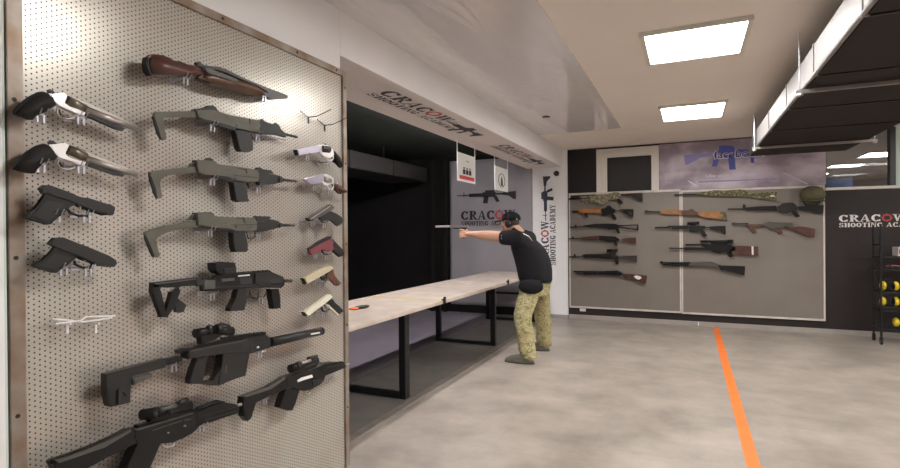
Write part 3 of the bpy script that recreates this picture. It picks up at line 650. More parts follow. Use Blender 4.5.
A, Bc, Cc = (90, 320, 6), (190, 315, 6), (90, 340, 6)
item(LB, 'suppressed_rifle', 'long dark grey rifle with scope and fat suppressor, largest on the board', 'rifle', A, [
 ('stock', 'gungrey', 'poly', [(96,204),(130,194),(290,152),(450,110),(466,128),(462,150),(440,170),(380,186),(250,214),(246,250),(246,376),(190,388),(130,402),(114,396),(98,330)], .088, .03, Cc),
 ('butt_pad', 'gunblack', 'poly', [(96,206),(102,203),(108,330),(124,396),(134,403),(116,400),(98,330)], .0885, .031, Cc),
 ('cheek_rest', 'gunmid', 'poly', [(262,232),(376,200),(378,224),(300,254),(266,272)], .099, .03, Cc),
 ('stock_rib', 'ink', 'poly', [(170,300),(190,284),(236,330),(228,336),(190,302),(182,384),(170,384)], .0965, .004, Cc),
 ('buffer_tube', 'gunblack', 'poly', [(440,122),(545,95),(560,118),(545,132),(470,150)], .088, .035, Cc),
 ('receiver', 'gungrey', 'poly', [(-10,215),(90,193),(300,155),(350,138),(462,120),(484,138),(486,196),(370,230),(200,233),(100,246),(-10,264)], .098, .05, Bc),
 ('grip', 'gungrey', 'poly', [(45,260),(106,248),(98,300),(86,360),(76,414),(4,414),(2,390),(20,330)], .096, .035, Bc),
 ('trigger_guard', 'gungrey', 'poly', [(76,400),(140,396),(168,350),(196,300),(200,330),(186,424),(120,424),(70,414)], .095, .03, Bc),
 ('magazine_well', 'gungrey', 'poly', [(198,232),(362,226),(352,262),(336,366),(270,384),(180,424),(168,420),(186,360)], .098, .045, Bc),
 ('body_line', 'ink', 'poly', [(200,228),(360,190),(480,176),(480,180),(362,195),(202,234)], .0995, .003, Bc), ('edge_highlight', 'gunmid', 'poly', [(0,216),(90,195),(300,158),(350,142),(350,146),(300,163),(92,200),(0,222)], .0995, .003, Bc), ('well_edge', 'ink', 'poly', [(344,266),(352,262),(336,360),(328,362)], .0995, .003, Bc), ('well_line', 'gunmid', 'poly', [(218,300),(224,300),(218,350),(212,352)], .0995, .003, Bc), ('pin', 'bright', 'tube', [(400,196),(412,192),.004], .103, .004, Bc), ('sling_stud', 'bright', 'tube', [(425,222),(452,216),.004], .1, .004, Bc),  # grey line atop the receiver is an edge highlight put into the colour
 ('ejection_port', 'ink', 'poly', [(305,158),(350,150),(355,192),(310,196)], .0985, .004, Bc),
 ('trigger', 'gunmetal', 'ring', [(118,240),(128,275),(150,282),.003], .08, .01, Bc),
 ('rail', 'gunblack', 'poly', [(10,196),(180,150),(300,118),(455,104),(462,120),(350,138),(300,154),(90,192)], .08, .022, Bc),
 ('suppressor', 'gungrey', 'tube', [(484,163),(788,96),[.0235,.0215]], .075, .01, Bc),
 ('suppressor/end_cap', 'gunblack', 'tube', [(780,98),(792,95.5),.0220], .075, .01, Bc),
 ('suppressor/mark', 'wprint', 'poly', [(725,111),(780,101),(780,110),(728,119)], .0985, .002, Bc),
 ('toothed_rail', 'gunblack', 'poly', comb((200,142), (460,104), 12, 7), .084, .02, Bc),
 ('foregrip', 'gungrey', 'poly', [(360,180),(486,150),(486,186),(370,232),(356,226)], .10, .04, Bc),
 ('flip_sight', 'gunblack', 'poly', [(520,184),(560,170),(620,166),(626,178),(530,204)], .085, .02),
 ('scope', 'gunblack', 'tube', [(30,112),(130,88),[.019,.014]], .085, .01, Bc),
 ('scope/objective_bell', 'gunblack', 'tube', [(128,88),(250,98),[.016,.021]], .085, .01, Bc),
 ('scope/mount', 'gunblack', 'poly', [(60,120),(180,95),(200,120),(150,150),(70,175)], .09, .03, Bc),
 ('scope/turret', 'gungrey', 'tube', [(120,110),(112,62),.011], .095, .01, Bc),
 ('scope/carry_loop', 'gunblack', 'ring', [(150,66),(185,52),(232,62),(254,92),.005], .09, .01, Bc),
 ('scope/turret', 'gungrey', 'tube', [(160,82),(195,80),.012], .105, .01, Bc),
 ], H('long suppressed rifle', (515,268), (1030,190)), G, .098)

A, Bc = (40, 390, 6), (120, 390, 6)
item(LB, 'black_rifle', 'black rifle with ribbed rails and scope, low at the left of the board', 'rifle', A, [
 ('stock', 'gunblack', 'poly', [(96,425),(240,380),(380,330),(470,282),(548,236),(600,262),(584,320),(500,360),(400,402),(290,468),(220,520),(120,520),(84,450)], .095, .045),
 ('stock_top_highlight', 'gunmid', 'poly', [(100,425),(380,328),(548,236),(556,250),(390,350),(110,446)], .0975, .012),  # highlight on the stock's upper face, painted as a lighter grey strip
 ('receiver', 'gunblack', 'poly', [(92,240),(300,180),(480,128),(545,130),(546,184),(470,215),(462,240),(430,262),(380,290),(320,316),(240,322),(110,330),(88,290)], .097, .05, Bc),
 ('side_rail', 'gunmid', 'poly', [(96,238),(440,138),(444,146),(110,248)], .0995, .01, Bc),
 ('side_rail', 'gunmid', 'poly', [(190,240),(376,178),(380,188),(192,252)], .0995, .01, Bc),
 ('side_rail', 'gunmid', 'poly', [(380,178),(430,168),(436,178),(386,190)], .0995, .01, Bc),
 ('top_rail', 'gunblack', 'poly', [(110,214),(300,160),(470,108),(600,62),(640,70),(480,130),(300,182),(112,234)], .085, .03, Bc),
 ('toothed_rail', 'gunblack', 'poly', comb((110,218), (420,122), 14, 8), .080, .018, Bc), ('toothed_rail', 'gunblack', 'poly', comb((60,432), (380,322), 16, 8), .08, .02), ('toothed_rail', 'gungrey', 'poly', comb((470,112), (610,64), 8, 7), .10, .012, Bc),
 ('grip', 'gunblack', 'poly', [(110,310),(250,316),(215,380),(180,470),(150,540),(10,540),(50,440),(90,370)], .095, .045, Bc),
 ('trigger_guard', 'chrome', 'ring', [(285,255),(262,290),(250,330),(280,345),(320,335),(330,300),.0032], .088, .01, Bc),
 ('trigger', 'chrome', 'tube', [(290,300),(300,325),.005], .088, .01, Bc),
 ('handguard', 'gunblack', 'poly', [(462,132),(520,108),(620,72),(690,84),(720,104),(714,140),(620,168),(540,196),(488,206),(460,180)], .099, .05, Bc),
 ('handguard_rib', 'gungrey', 'poly', [(500,150),(700,98),(702,106),(504,160)], .1015, .008, Bc), ('handguard_rib', 'gungrey', 'poly', [(510,178),(700,124),(702,132),(514,188)], .1015, .008, Bc),
 ('barrel', 'chrome', 'tube', [(700,92),(728,86),.007], .08, .01, Bc),
 ('pin', 'bright', 'tube', [(386,214),(392,216),.0035], .1, .01, Bc), ('pin', 'bright', 'tube', [(288,255),(292,258),.003], .1, .01, Bc),
 ('scope', 'gunblack', 'tube', [(130,150),(420,96),.020], .085, .01, Bc),
 ('scope/tube', 'gunmid', 'tube', [(238,120),(336,94),.009], .108, .01, Bc),
 ('scope/mount', 'gunblack', 'poly', [(180,150),(400,110),(410,140),(300,170),(190,190)], .095, .04, Bc),
 ('scope/turret', 'gungrey', 'tube', [(206,165),(206,130),.011], .10, .01, Bc), ('scope/turret', 'gungrey', 'tube', [(300,140),(296,118),.010], .11, .01, Bc),
 ('scope/front_lens', 'gungrey', 'tube', [(340,85),(400,62),[.010,.013]], .09, .01, Bc),
 ], [((310,470), 'small metal hook under the stock of the lowest black rifle'), ((980,210), 'small metal hook with a bright tip under the barrel of the lowest black rifle')], G, .097)

A = (225, 350, 6)
item(LB, 'scoped_carbine', 'black carbine with white plate and scope, at the lower right edge of the board', 'carbine', A, [
 ('stock', 'gunblack', 'poly', [(112,282),(190,256),(270,228),(362,164),(404,182),(386,226),(300,262),(186,312),(176,350),(160,412),(140,428),(116,400),(110,330)], .09, .04),
 ('stock_top_highlight', 'gunmid', 'poly', [(120,276),(270,226),(360,162),(368,174),(276,240),(128,288)], .0925, .01),  # grey strip paints the highlight along the stock's upper edge
 ('receiver', 'gunblack', 'poly', [(362,165),(440,140),(560,106),(602,90),(614,134),(592,188),(566,210),(520,236),(482,246),(440,236),(376,216)], .092, .045),
 ('side_plate', 'wprint', 'poly', [(434,182),(460,166),(524,148),(530,164),(470,182),(440,194)], .0945, .006),
 ('grip', 'gunblack', 'poly', [(366,232),(452,236),(430,300),(408,364),(380,364),(328,346),(346,290)], .09, .04),
 ('trigger_guard', 'chrome', 'ring', [(470,240),(482,262),(505,262),(520,236),.003], .08, .01),
 ('handguard', 'gunblack', 'poly', [(560,106),(600,82),(660,72),(718,78),(728,104),(660,132),(612,152),(590,146)], .094, .045),
 ('handguard_rib', 'gungrey', 'poly', [(606,102),(712,84),(714,92),(610,112)], .096, .006),
 ('barrel', 'chrome', 'tube', [(722,92),(742,84),.007], .08, .01),
 ('toothed_rail', 'gunblack', 'poly', comb((600,90), (716,74), 9, 7), .085, .018), ('trigger_block', 'gungrey', 'poly', [(520,180),(580,160),(576,200),(530,222)], .095, .01),
 ('scope', 'gunblack', 'tube', [(390,112),(550,66),.020], .085, .01),
 ('scope/tube', 'chrome', 'tube', [(456,80),(512,62),.008], .105, .01),
 ('scope/mount', 'gunblack', 'poly', [(400,110),(540,70),(556,96),(490,128),(410,140)], .095, .035),
 ('scope/turret', 'gungrey', 'tube', [(440,100),(436,72),.010], .10, .01), ('scope/front_lens', 'gungrey', 'tube', [(500,56),(548,42),.013], .09, .01),
 ], H('scoped carbine at the board edge', (250,290), (630,165)), G, .092)

def revolver(label, where, org, grip, frame, barrel, lug, cyl, tg, hammer, hooks):
    item(LB, 'revolver', label, 'revolver', org, [
     ('grip', 'rubber', 'soft', grip, .09, .024), ('frame', 'bright', 'poly', frame, .086, .025), ('rib', 'chrome', 'poly', barrel, .084, .016),
     ('barrel', 'chrome', 'tube', lug[0], .078, .01), ('ejector_shroud', 'gungrey', 'poly', lug[1], .080, .016),
     ('cylinder', 'cylinder', 'tube', [cyl[0], cyl[1], .0155], .080, .01), ('trigger_guard', 'chrome', 'ring', tg, .075, .01),
     ('trigger', 'gunmetal', 'ring', [(tg[2][0]-5, tg[0][1]+12), (tg[2][0]+6, tg[2][1]-10), .003], .075, .01), ('hammer', 'gungrey', 'poly', hammer, .076, .01),
     ('top_strap', 'gungrey', 'poly', [(cyl[0][0]-25, cyl[0][1]-28), (cyl[0][0]+8, cyl[0][1]-30), (cyl[1][0]+10, cyl[1][1]-36), (cyl[1][0]+4, cyl[1][1]-24), (cyl[0][0], cyl[0][1]-20)], .082, .014)],
     hooks, G, .086, .03)
A = (0, 80, 6)
revolver('long-barrelled steel revolver with black rubber grip, upper left of the board', '', A,
 [(92,186),(110,160),(175,102),(235,70),(262,66),(298,76),(320,106),(350,140),(322,168),(280,172),(246,184),(228,212),(206,238),(180,236),(130,216),(96,204)],
 [(294,78),(330,86),(385,74),(408,90),(400,118),(380,140),(420,160),(470,180),(518,190),(510,212),(470,206),(430,186),(372,160),(345,150),(318,106)],
 [(408,88),(530,140),(680,205),(820,272),(822,284),(660,212),(520,156),(415,108)],
 ([(500,178),(812,288),.0105], [(512,200),(560,204),(660,244),(752,288),(740,306),(700,296),(600,250),(530,222)]),
 [(402,120),(506,172),.019], [(345,165),(340,196),(360,222),(400,236),(440,226),(452,196),.0032],
 [(284,62),(304,52),(314,64),(345,84),(330,92),(300,86)], H('upper long-barrelled revolver', (255,196), (496,214)))
A = (0, 130, 6)
revolver('long-barrelled steel revolver with black rubber grip, second down at the left', '', A,
 [(92,228),(118,190),(170,132),(230,92),(266,80),(298,90),(322,125),(352,162),(330,182),(300,180),(262,186),(236,214),(212,260),(180,256),(130,244),(94,234)],
 [(296,88),(340,84),(395,76),(418,90),(404,122),(384,150),(420,166),(470,182),(520,192),(512,212),(470,206),(430,186),(376,166),(350,164),(322,124)],
 [(415,90),(530,135),(680,196),(826,252),(828,264),(660,202),(520,150),(420,108)],
 ([(505,172),(818,266),.0105], [(516,198),(560,196),(660,232),(752,266),(740,280),(700,272),(600,238),(530,214)]),
 [(410,118),(512,162),.019], [(348,180),(344,204),(364,228),(402,240),(442,228),(456,198),.0032],
 [(290,70),(306,58),(318,68),(350,84),(330,92),(300,90)], H('second long-barrelled revolver', (258,196), (498,208)))

def pistol(label, org, slide, frame, tg, hooks, slide_m, frame_m, extra=(), name='pistol', df=.086):
    item(LB, name, label, 'pistol', org, [('frame', frame_m, 'poly', frame, df, .018), ('slide', slide_m, 'poly', slide, df+.003, .022),
      ('trigger_guard', frame_m if frame_m != 'wood_grip' else 'gunmetal', 'ring', tg, df-.012, .01)] + list(extra), hooks, G, df, .03)
A = (0, 175, 6)
pistol('black polymer pistol, upper of two pointing right at the left edge', A,
 [(244,76),(270,60),(310,62),(450,114),(480,136),(520,144),(530,136),(620,164),(646,182),(660,172),(694,192),(694,210),(680,242),(640,232),(560,204),(430,152),(300,112),(262,112)],
 [(270,104),(300,110),(430,150),(470,182),(430,180),(404,198),(384,232),(344,262),(312,294),(290,298),(200,272),(150,256),(162,234),(230,190),(262,146)],
 [(402,200),(420,224),(470,244),(520,246),(530,210),.0045], H('upper black polymer pistol', (350,228), (532,232)), 'gungrey', 'rubber',
 [('seam', 'ink', 'poly', [(300,108),(430,150),(560,204),(640,238),(638,242),(556,209),(428,155),(298,113)], .0895, .003), ('grip_panel', 'gungrey', 'poly', [(280,150),(390,170),(370,220),(296,276),(190,246)], .087, .004), ('dust_cover', 'rubber', 'poly', [(440,160),(560,204),(660,240),(630,242),(560,220),(480,190)], .086, .024), ('trigger', 'chrome', 'ring', [(470,176),(482,190),(476,204), .004], .08, .01)])
A = (0, 230, 6)
pistol('black polymer pistol, lower of two pointing right, above the empty holder', A,
 [(298,82),(330,46),(384,44),(510,94),(560,120),(594,128),(660,156),(700,180),(706,202),(690,222),(650,222),(600,208),(470,150),(330,100)],
 [(336,94),(470,146),(470,164),(440,182),(404,206),(384,226),(342,258),(318,256),(250,234),(198,216),(212,200),(262,184),(300,142)],
 [(446,186),(452,206),(490,224),(540,228),(550,196),.0045], H('lower black polymer pistol', (394,218), (540,224)), 'gungrey', 'rubber',
 [('seam', 'ink', 'poly', [(334,96),(470,146),(600,204),(650,222),(648,226),(598,209),(468,151),(332,101)], .0895, .003), ('grip_panel', 'gungrey', 'poly', [(330,134),(430,166),(400,196),(334,240),(240,212)], .087, .004), ('dust_cover', 'rubber', 'poly', [(470,150),(600,196),(650,222),(620,218),(560,200),(490,176)], .086, .024), ('trigger', 'chrome', 'ring', [(500,158),(512,172),(508,186), .004], .08, .01)])

A = (280, 130, 12)
item(LB, 'revolver', 'heavy silver revolver pointing left, topmost of the right column of handguns', 'revolver', A, [
 ('barrel', 'bluish', 'poly', [(206,232),(300,218),(470,186),(482,216),(476,262),(360,280),(232,302)], .09, .03),
 ('muzzle', 'gunblack', 'poly', [(200,236),(210,232),(234,302),(222,304)], .089, .028),
 ('frame', 'bright', 'poly', [(464,184),(520,172),(575,184),(640,232),(654,296),(626,330),(580,332),(530,312),(484,272)], .088, .026),
 ('cylinder', 'gunmetal', 'tube', [(496,226),(582,236),.020], .082, .01),
 ('rear_sight', 'gunblack', 'poly', [(490,176),(550,160),(566,176),(500,190)], .084, .012),
 ('trigger_guard', 'bright', 'ring', [(540,310),(560,352),(600,372),(636,350),(640,310),.004], .08, .01), ('trigger', 'bright', 'tube', [(596,320),(598,356),.003], .08, .01),
 ('grip', 'rubber', 'soft', [(645,236),(680,258),(720,320),(772,400),(782,446),(744,452),(720,430),(690,360),(650,314)], .09, .032)],
 [((345,300), 'small metal hook under the barrel of the heavy silver revolver'), ((600,376), 'small metal hook under the guard of the heavy silver revolver')], G, .088, .03)
A = (280, 165, 12)
item(LB, 'revolver', 'small bright revolver with brown wooden grip, second in the right column', 'revolver', A, [
 ('barrel', 'bluish', 'poly', [(300,164),(330,166),(440,134),(530,106),(546,150),(500,216),(440,222),(372,236),(340,206)], .09, .026),
 ('frame', 'bright', 'poly', [(494,128),(560,106),(600,124),(646,156),(654,218),(610,230),(560,246),(520,236),(500,180)], .088, .026),
 ('cylinder', 'chrome', 'tube', [(520,168),(600,190),.017], .083, .01),
 ('trigger_guard', 'bright', 'ring', [(560,240),(580,284),(610,296),(640,270),(640,228),.004], .08, .01),
 ('hammer', 'bright', 'poly', [(668,190),(690,196),(700,222),(684,228)], .08, .01),
 ('grip', 'wood_grip', 'soft', [(655,224),(704,226),(756,268),(822,312),(816,330),(744,348),(716,330),(686,284)], .09, .03)],
 [((432,238), 'small metal hook under the barrel of the small bright revolver'), ((608,300), 'small metal hook under the guard of the small bright revolver')], G, .088, .03)
A = (280, 200, 12)
pistol('grey steel pistol with black frame pointing left, third in the right column', A,
 [(350,214),(420,166),(600,54),(622,52),(658,84),(650,106),(560,156),(398,252),(380,254)],
 [(470,206),(590,138),(620,134),(680,166),(742,202),(764,258),(740,290),(704,314),(680,300),(636,256),(600,226),(540,250),(500,240)],
 [(480,220),(500,262),(540,274),(580,250),(586,220),.0042], [((405,256), 'small metal hook under the muzzle of the grey steel pistol'), ((548,272), 'small metal hook under the guard of the grey steel pistol')], 'gunmid', 'gungrey',
 [('slide_top', 'chrome', 'poly', [(360,224),(604,66),(612,78),(372,238)], .0905, .006), ('muzzle', 'gunblack', 'poly', [(340,216),(352,212),(384,254),(370,256)], .087, .028)])
A = (280, 230, 12)
pistol('pink and black pistol pointing left, fourth in the right column', A,
 [(352,228),(420,190),(588,100),(650,130),(640,180),(560,214),(500,240),(440,272),(378,302)],
 [(600,112),(640,110),(690,168),(740,220),(780,262),(770,300),(722,324),(690,300),(652,252),(620,200)],
 [(500,244),(530,292),(590,300),(630,264),(640,220),.0042], [((440,286), 'small metal hook under the muzzle of the pink pistol'), ((575,302), 'small metal hook under the guard of the pink pistol')], 'pink', 'rubber',
 [('slide_top', 'gungrey', 'poly', [(350,222),(470,140),(590,76),(640,88),(600,112),(480,168),(364,240)], .091, .02), ('frame_panel', 'pink', 'poly', [(580,160),(640,180),(650,240),(600,260),(540,240),(520,226)], .0875, .026), ('hammer', 'pink', 'poly', [(590,74),(630,60),(636,72),(604,86)], .08, .01)])
A = (280, 260, 12)
pistol('tan pistol with dark handle pointing left, fifth in the right column', A,
 [(290,216),(340,186),(470,116),(590,66),(640,80),(646,104),(590,140),(480,202),(420,240),(326,290)],
 [(570,146),(640,110),(650,180),(690,236),(740,280),(700,310),(660,290),(620,240),(590,226),(560,232)],
 [(512,206),(520,240),(550,252),(588,232),.0042], [((426,244), 'small metal hook under the muzzle of the tan pistol'), ((536,256), 'small metal hook under the guard of the tan pistol')], 'beige', 'wood_grip',
 [('muzzle', 'gunblack', 'poly', [(284,220),(294,216),(330,290),(318,290)], .087, .028), ('grip_strap', 'pink', 'poly', [(596,206),(616,200),(688,296),(676,306)], .088, .02), ('frame_front', 'gungrey', 'poly', [(500,200),(580,180),(600,216),(560,250),(520,240)], .085, .018)])
A = (280, 290, 12)
pistol('ivory-white pistol with pale guard pointing left, lowest of the right column', A,
 [(300,266),(340,232),(470,140),(590,52),(612,54),(638,82),(560,148),(440,240),(342,318)],
 [(570,160),(640,110),(664,160),(720,192),(766,252),(720,292),(690,272),(640,222),(600,200)],
 [(500,210),(512,248),(545,262),(590,230),(596,196),.0055], [((400,276), 'small metal hook under the muzzle of the ivory-white pistol'), ((540,266), 'small metal hook under the guard of the ivory-white pistol')], 'ivory', 'rubber',
 [('muzzle', 'gunblack', 'poly', [(288,264),(302,262),(342,318),(322,312)], .087, .028), ('grip_strap', 'ivory', 'poly', [(572,190),(598,182),(714,296),(700,306)], .089, .02), ('guard_body', 'chrome', 'poly', [(540,170),(590,160),(600,196),(580,226),(560,200)], .0855, .02)])
# empty holders
for (u, v), lab in (((310.5, 118), 'empty metal hook with spread arms, upper right, below the walnut rifle muzzle'), ((326.5, 126), 'empty metal hook with spread arms, nearest the right edge of the board')):
    c = at(u, v, 0, BX); r = thing('display_hook', lab, 'hook', c, 'wire hooks holding the weapons')
    path_ = bmesh.new(); path(path_, [(.003, -.02, 0), (.06, -.02, 0), (.10, .0, .02), (.13, .02, .04)], .0024, 6); path(path_, [(.003, -.02, 0), (.03, -.12, .012)], .0025, 6); link('arm', path_, 'gunmetal', r)
    link('tab', B(((.0, -.024, -.035), (.005, -.016, .004))), 'gunmetal', r)
c = at(84, 322, 0, BX+.06); eh = thing('pistol_holder', 'empty clear pistol holder with two pegs, low at the left of the board', 'holder', (BX, c.y, c.z), None)
k = bmesh.new()
path(k, [at(55, 324, 0, BX+.07)-eh.location, at(80, 321, 0, BX+.07)-eh.location, at(86, 317, 0, BX+.07)-eh.location, at(115, 316, 0, BX+.07)-eh.location], .0035, 8)
path(k, [at(52, 319, 0, BX+.03)-eh.location, at(84, 322, 0, BX+.03)-eh.location, at(112, 318, 0, BX+.03)-eh.location], .0035, 8)
link('cradle', k, 'clear', eh)
for u in (67, 95.5):
    a_ = at(u, 323, 0, BX+.05)-eh.location; link('peg', B(((.001, a_.y-.003, a_.z-.004), (.07, a_.y+.003, a_.z+.002)), ((.047, a_.y-.004, a_.z-.035), (.053, a_.y+.004, a_.z))), 'clear', eh)

# ------------------------------------------------------------------ far wall boards
FY = YF-.03
def fboard(x0, x1, z0, z1, label):
    r = thing('wall_rack_board', label, 'display board', ((x0+x1)/2, YF, z0))
    local(r, B(((x0, FY, z0), (x1, YF-.002, z1))), 'sheet', 'farboard')
    for a, c in (((x0, FY-.012, z0), (x0+.022, YF-.002, z1)), ((x1-.022, FY-.012, z0), (x1, YF-.002, z1)), ((x0, FY-.0125, z0-.006), (x1, YF-.002, z0+.022)), ((x0, FY-.0125, z1-.022), (x1, YF-.002, z1+.012))):
        local(r, B((a, c, .002)), 'frame_strip', 'cream')
    return r
fboard(-1.868, -.112, .20, 2.135, 'grey framed display board on the far wall, left one with the wood and black rifles')
fboard(-.108, 1.765, .192, 2.118, 'grey framed display board on the far wall, right one below the purple banner')
FR = Rack(1, FY, -1)
GF = 'long guns on the far wall'
K = (565, 185, 9.955); L = (565, 225, 9.955); MM = (565, 255, 9.955); N = (640, 180, 9.955); O9 = (690, 180, 9); Q9 = (650, 215, 9.955); R9 = (655, 245, 9); S9 = (725, 195, 9)
def far(name, label, cat, org, parts, hk=None):
    d = []
    for P in parts:
        P = list(P)
        while len(P) < 7: P.append(None)
        if P[4] is None: P[4] = .07
        if P[5] is None: P[5] = .04
        d.append(tuple(P))
    us = [p[0] for P in parts for p in P[3] if isinstance(p, tuple)]
    r = item(FR, name, label, cat, org, d, (), GF, .07, .04, .004)
    return r
far('camouflage_rifle', 'tan camouflaged rifle with black stock, top of the left far column', 'rifle', K, [
 ('body', 'camo_tan', 'poly', [(150,110),(200,96),(330,92),(420,86),(500,70),(540,76),(560,100),(540,142),(420,146),(330,150),(200,160),(160,150)]),
 ('barrel', 'gunblack', 'tube', [(40,140),(230,130),.013], .06),
 ('barrel', 'gunblack', 'tube', [(60,118),(300,100),.012], .06),
 ('grip', 'gunblack', 'poly', [(510,134),(540,136),(572,166),(570,180),(536,178)]),
 ('bipod_cover', 'camo_tan', 'poly', [(200,150),(330,146),(430,150),(400,186),(340,196),(270,176),(180,184)], .065, .03),
 ('stock', 'gunblack', 'poly', [(548,92),(660,82),(770,78),(772,158),(740,160),(700,132),(650,104),(560,104)])])
far('wood_and_black_rifle', 'short rifle with orange handguard and black stock, second in the left far column', 'rifle', K, [
 ('barrel', 'gunblack', 'tube', [(72,264),(140,262),.016], .06),
 ('handguard', 'wood_orange', 'poly', [(120,242),(240,236),(362,234),(362,280),(240,278),(130,278)]),
 ('foregrip', 'gunblack', 'poly', [(192,276),(222,276),(224,320),(200,322)]),
 ('receiver', 'gunblack', 'poly', [(356,236),(400,232),(420,206),(450,204),(466,232),(500,242),(504,270),(470,290),(440,300),(366,306)]),
 ('grip', 'gunblack', 'poly', [(440,284),(480,280),(514,340),(484,350)]),
 ('stock_tube', 'dark_wood', 'tube', [(500,256),(556,258),.012], .06),
 ('stock', 'gunblack', 'poly', [(548,242),(680,240),(682,264),(600,262)]), ('stock', 'gunblack', 'poly', [(560,262),(600,264),(668,300),(676,322),(640,312)]), ('stock', 'gunblack', 'poly', [(664,262),(682,262),(678,322),(664,316)])])
far('folding_stock_rifle', 'black rifle with wire folding stock, third in the left far column', 'rifle', K, [
 ('barrel', 'gunblack', 'tube', [(50,422),(200,412),.011], .06), ('front_sight', 'gunblack', 'poly', [(96,398),(114,398),(118,420),(94,420)]),
 ('receiver', 'gunblack', 'poly', [(184,402),(300,386),(440,384),(510,388),(540,404),(542,424),(500,440),(440,442),(380,426),(200,418)]),
 ('grip', 'gunblack', 'poly', [(500,436),(530,430),(548,478),(526,482)]),
 ('stock', 'gunblack', 'tube', [(540,404),(728,398),.009], .06), ('stock', 'gunblack', 'tube', [(540,420),(728,448),.009], .06), ('stock', 'gunblack', 'tube', [(722,396),(726,452),.011], .06)])
far('dark_wood_rifle', 'rifle with dark red-brown wooden stock, fourth in the left far column', 'rifle', L, [
 ('barrel', 'gunblack', 'tube', [(42,136),(180,136),.010], .06), ('front_sight', 'gunblack', 'poly', [(70,114),(84,114),(90,136),(66,136)]),
 ('handguard', 'dark_wood', 'poly', [(164,120),(240,114),(340,106),(342,150),(250,152),(170,146)]),
 ('receiver', 'gunblack', 'poly', [(338,106),(500,114),(540,140),(542,158),(490,164),(430,166),(340,152)]),
 ('grip', 'gunblack', 'poly', [(478,152),(508,154),(524,204),(502,208)]),
 ('stock', 'dark_wood', 'poly', [(556,146),(600,130),(704,124),(708,186),(640,176)])])
far('scoped_black_rifle', 'black rifle with squat scope, fifth in the left far column', 'rifle', L, [
 ('barrel', 'gunblack', 'tube', [(36,318),(180,314),.010], .06), ('front_sight', 'gunblack', 'poly', [(88,290),(102,290),(106,316),(86,316)]),
 ('receiver', 'gunblack', 'poly', [(164,302),(200,290),(430,288),(530,308),(534,336),(430,338),(300,330),(190,326)]),
 ('scope', 'gunblack', 'tube', [(420,256),(526,254),.028], .06), ('scope_mount', 'gunblack', 'poly', [(440,258),(510,258),(500,306),(450,306)]),
 ('grip', 'gunblack', 'poly', [(490,334),(526,334),(532,390),(506,394)]),
 ('stock', 'gunmetal', 'poly', [(530,318),(600,308),(716,304),(718,368),(620,346),(540,332)])])
far('shotgun', 'pump shotgun with white oval patch on its stock, lowest of the left far column', 'shotgun', MM, [
 ('barrel', 'gunblack', 'tube', [(86,164),(400,166),.013], .065), ('magazine_tube', 'gunblack', 'tube', [(110,180),(330,186),.012], .065),
 ('pump', 'gunblack', 'poly', [(178,164),(326,162),(328,196),(190,196)]),
 ('receiver', 'gunblack', 'poly', [(330,160),(520,154),(566,176),(580,196),(540,206),(500,204),(330,192)]),
 ('stock', 'dark_wood', 'poly', [(556,170),(590,192),(640,188),(818,206),(806,288),(700,252),(620,220),(606,238),(580,214)]),
 ('patch', 'wprint', 'poly', [(682,212),(710,202),(750,212),(762,230),(738,246),(706,236)], .0725, .006)])
far('camouflage_shotgun', 'long camouflaged gun in green leaf pattern, top of the right far board', 'shotgun', O9, [
 ('barrel', 'gunblack', 'tube', [(-140,134),(100,128),.011], .06),
 ('body', 'camo', 'poly', [(50,126),(120,108),(220,92),(330,94),(460,84),(500,92),(524,112),(540,124),(590,122),(630,112),(782,106),(782,188),(740,186),(660,170),(560,156),(500,142),(380,146),(160,142),(60,138)]),
 ('label_patch', 'wprint', 'poly', [(722,138),(762,138),(762,150),(722,150)], .0715, .005)])
far('orange_stock_carbine', 'carbine with bright orange-brown wooden stock on the right far board', 'rifle', N, [
 ('barrel', 'gunmetal', 'tube', [(46,312),(210,318),.011], .06), ('front_sight', 'gunmetal', 'poly', [(56,298),(72,298),(76,314),(52,314)]),
 ('fore_end', 'wood_orange', 'poly', [(190,316),(232,300),(412,298),(414,342),(300,342),(212,338)]),
 ('receiver', 'wood_grip', 'poly', [(410,302),(480,304),(500,290),(522,286),(556,318),(580,322),(580,354),(540,356),(410,346)]),
 ('stock', 'wood_orange', 'poly', [(572,326),(630,320),(800,318),(806,390),(700,378),(636,374),(600,356)]),
 ('butt_pad', 'camo', 'poly', [(798,318),(860,318),(866,400),(804,390)])])
far('black_rifle_with_sight', 'black rifle with round sight and short stock, below the orange-brown carbine', 'rifle', Q9, [
 ('barrel', 'gunblack', 'tube', [(50,126),(196,122),.012], .06),
 ('handguard', 'gunblack', 'poly', [(178,106),(380,104),(382,142),(222,142),(210,122),(180,122)]),
 ('receiver', 'gunblack', 'poly', [(380,106),(548,108),(552,136),(500,152),(470,172),(396,168),(386,142)]),
 ('scope', 'gunblack', 'tube', [(372,84),(490,78),.024], .07), ('scope_mount', 'gunblack', 'poly', [(400,86),(460,84),(456,108),(404,108)]),
 ('grip', 'gunblack', 'poly', [(484,146),(530,144),(572,210),(532,216)]),
 ('stock_tube', 'gunblack', 'tube', [(548,124),(600,124),.010], .06),
 ('stock', 'gunblack', 'poly', [(586,116),(660,110),(752,108),(756,192),(738,192),(700,160),(600,138)])])
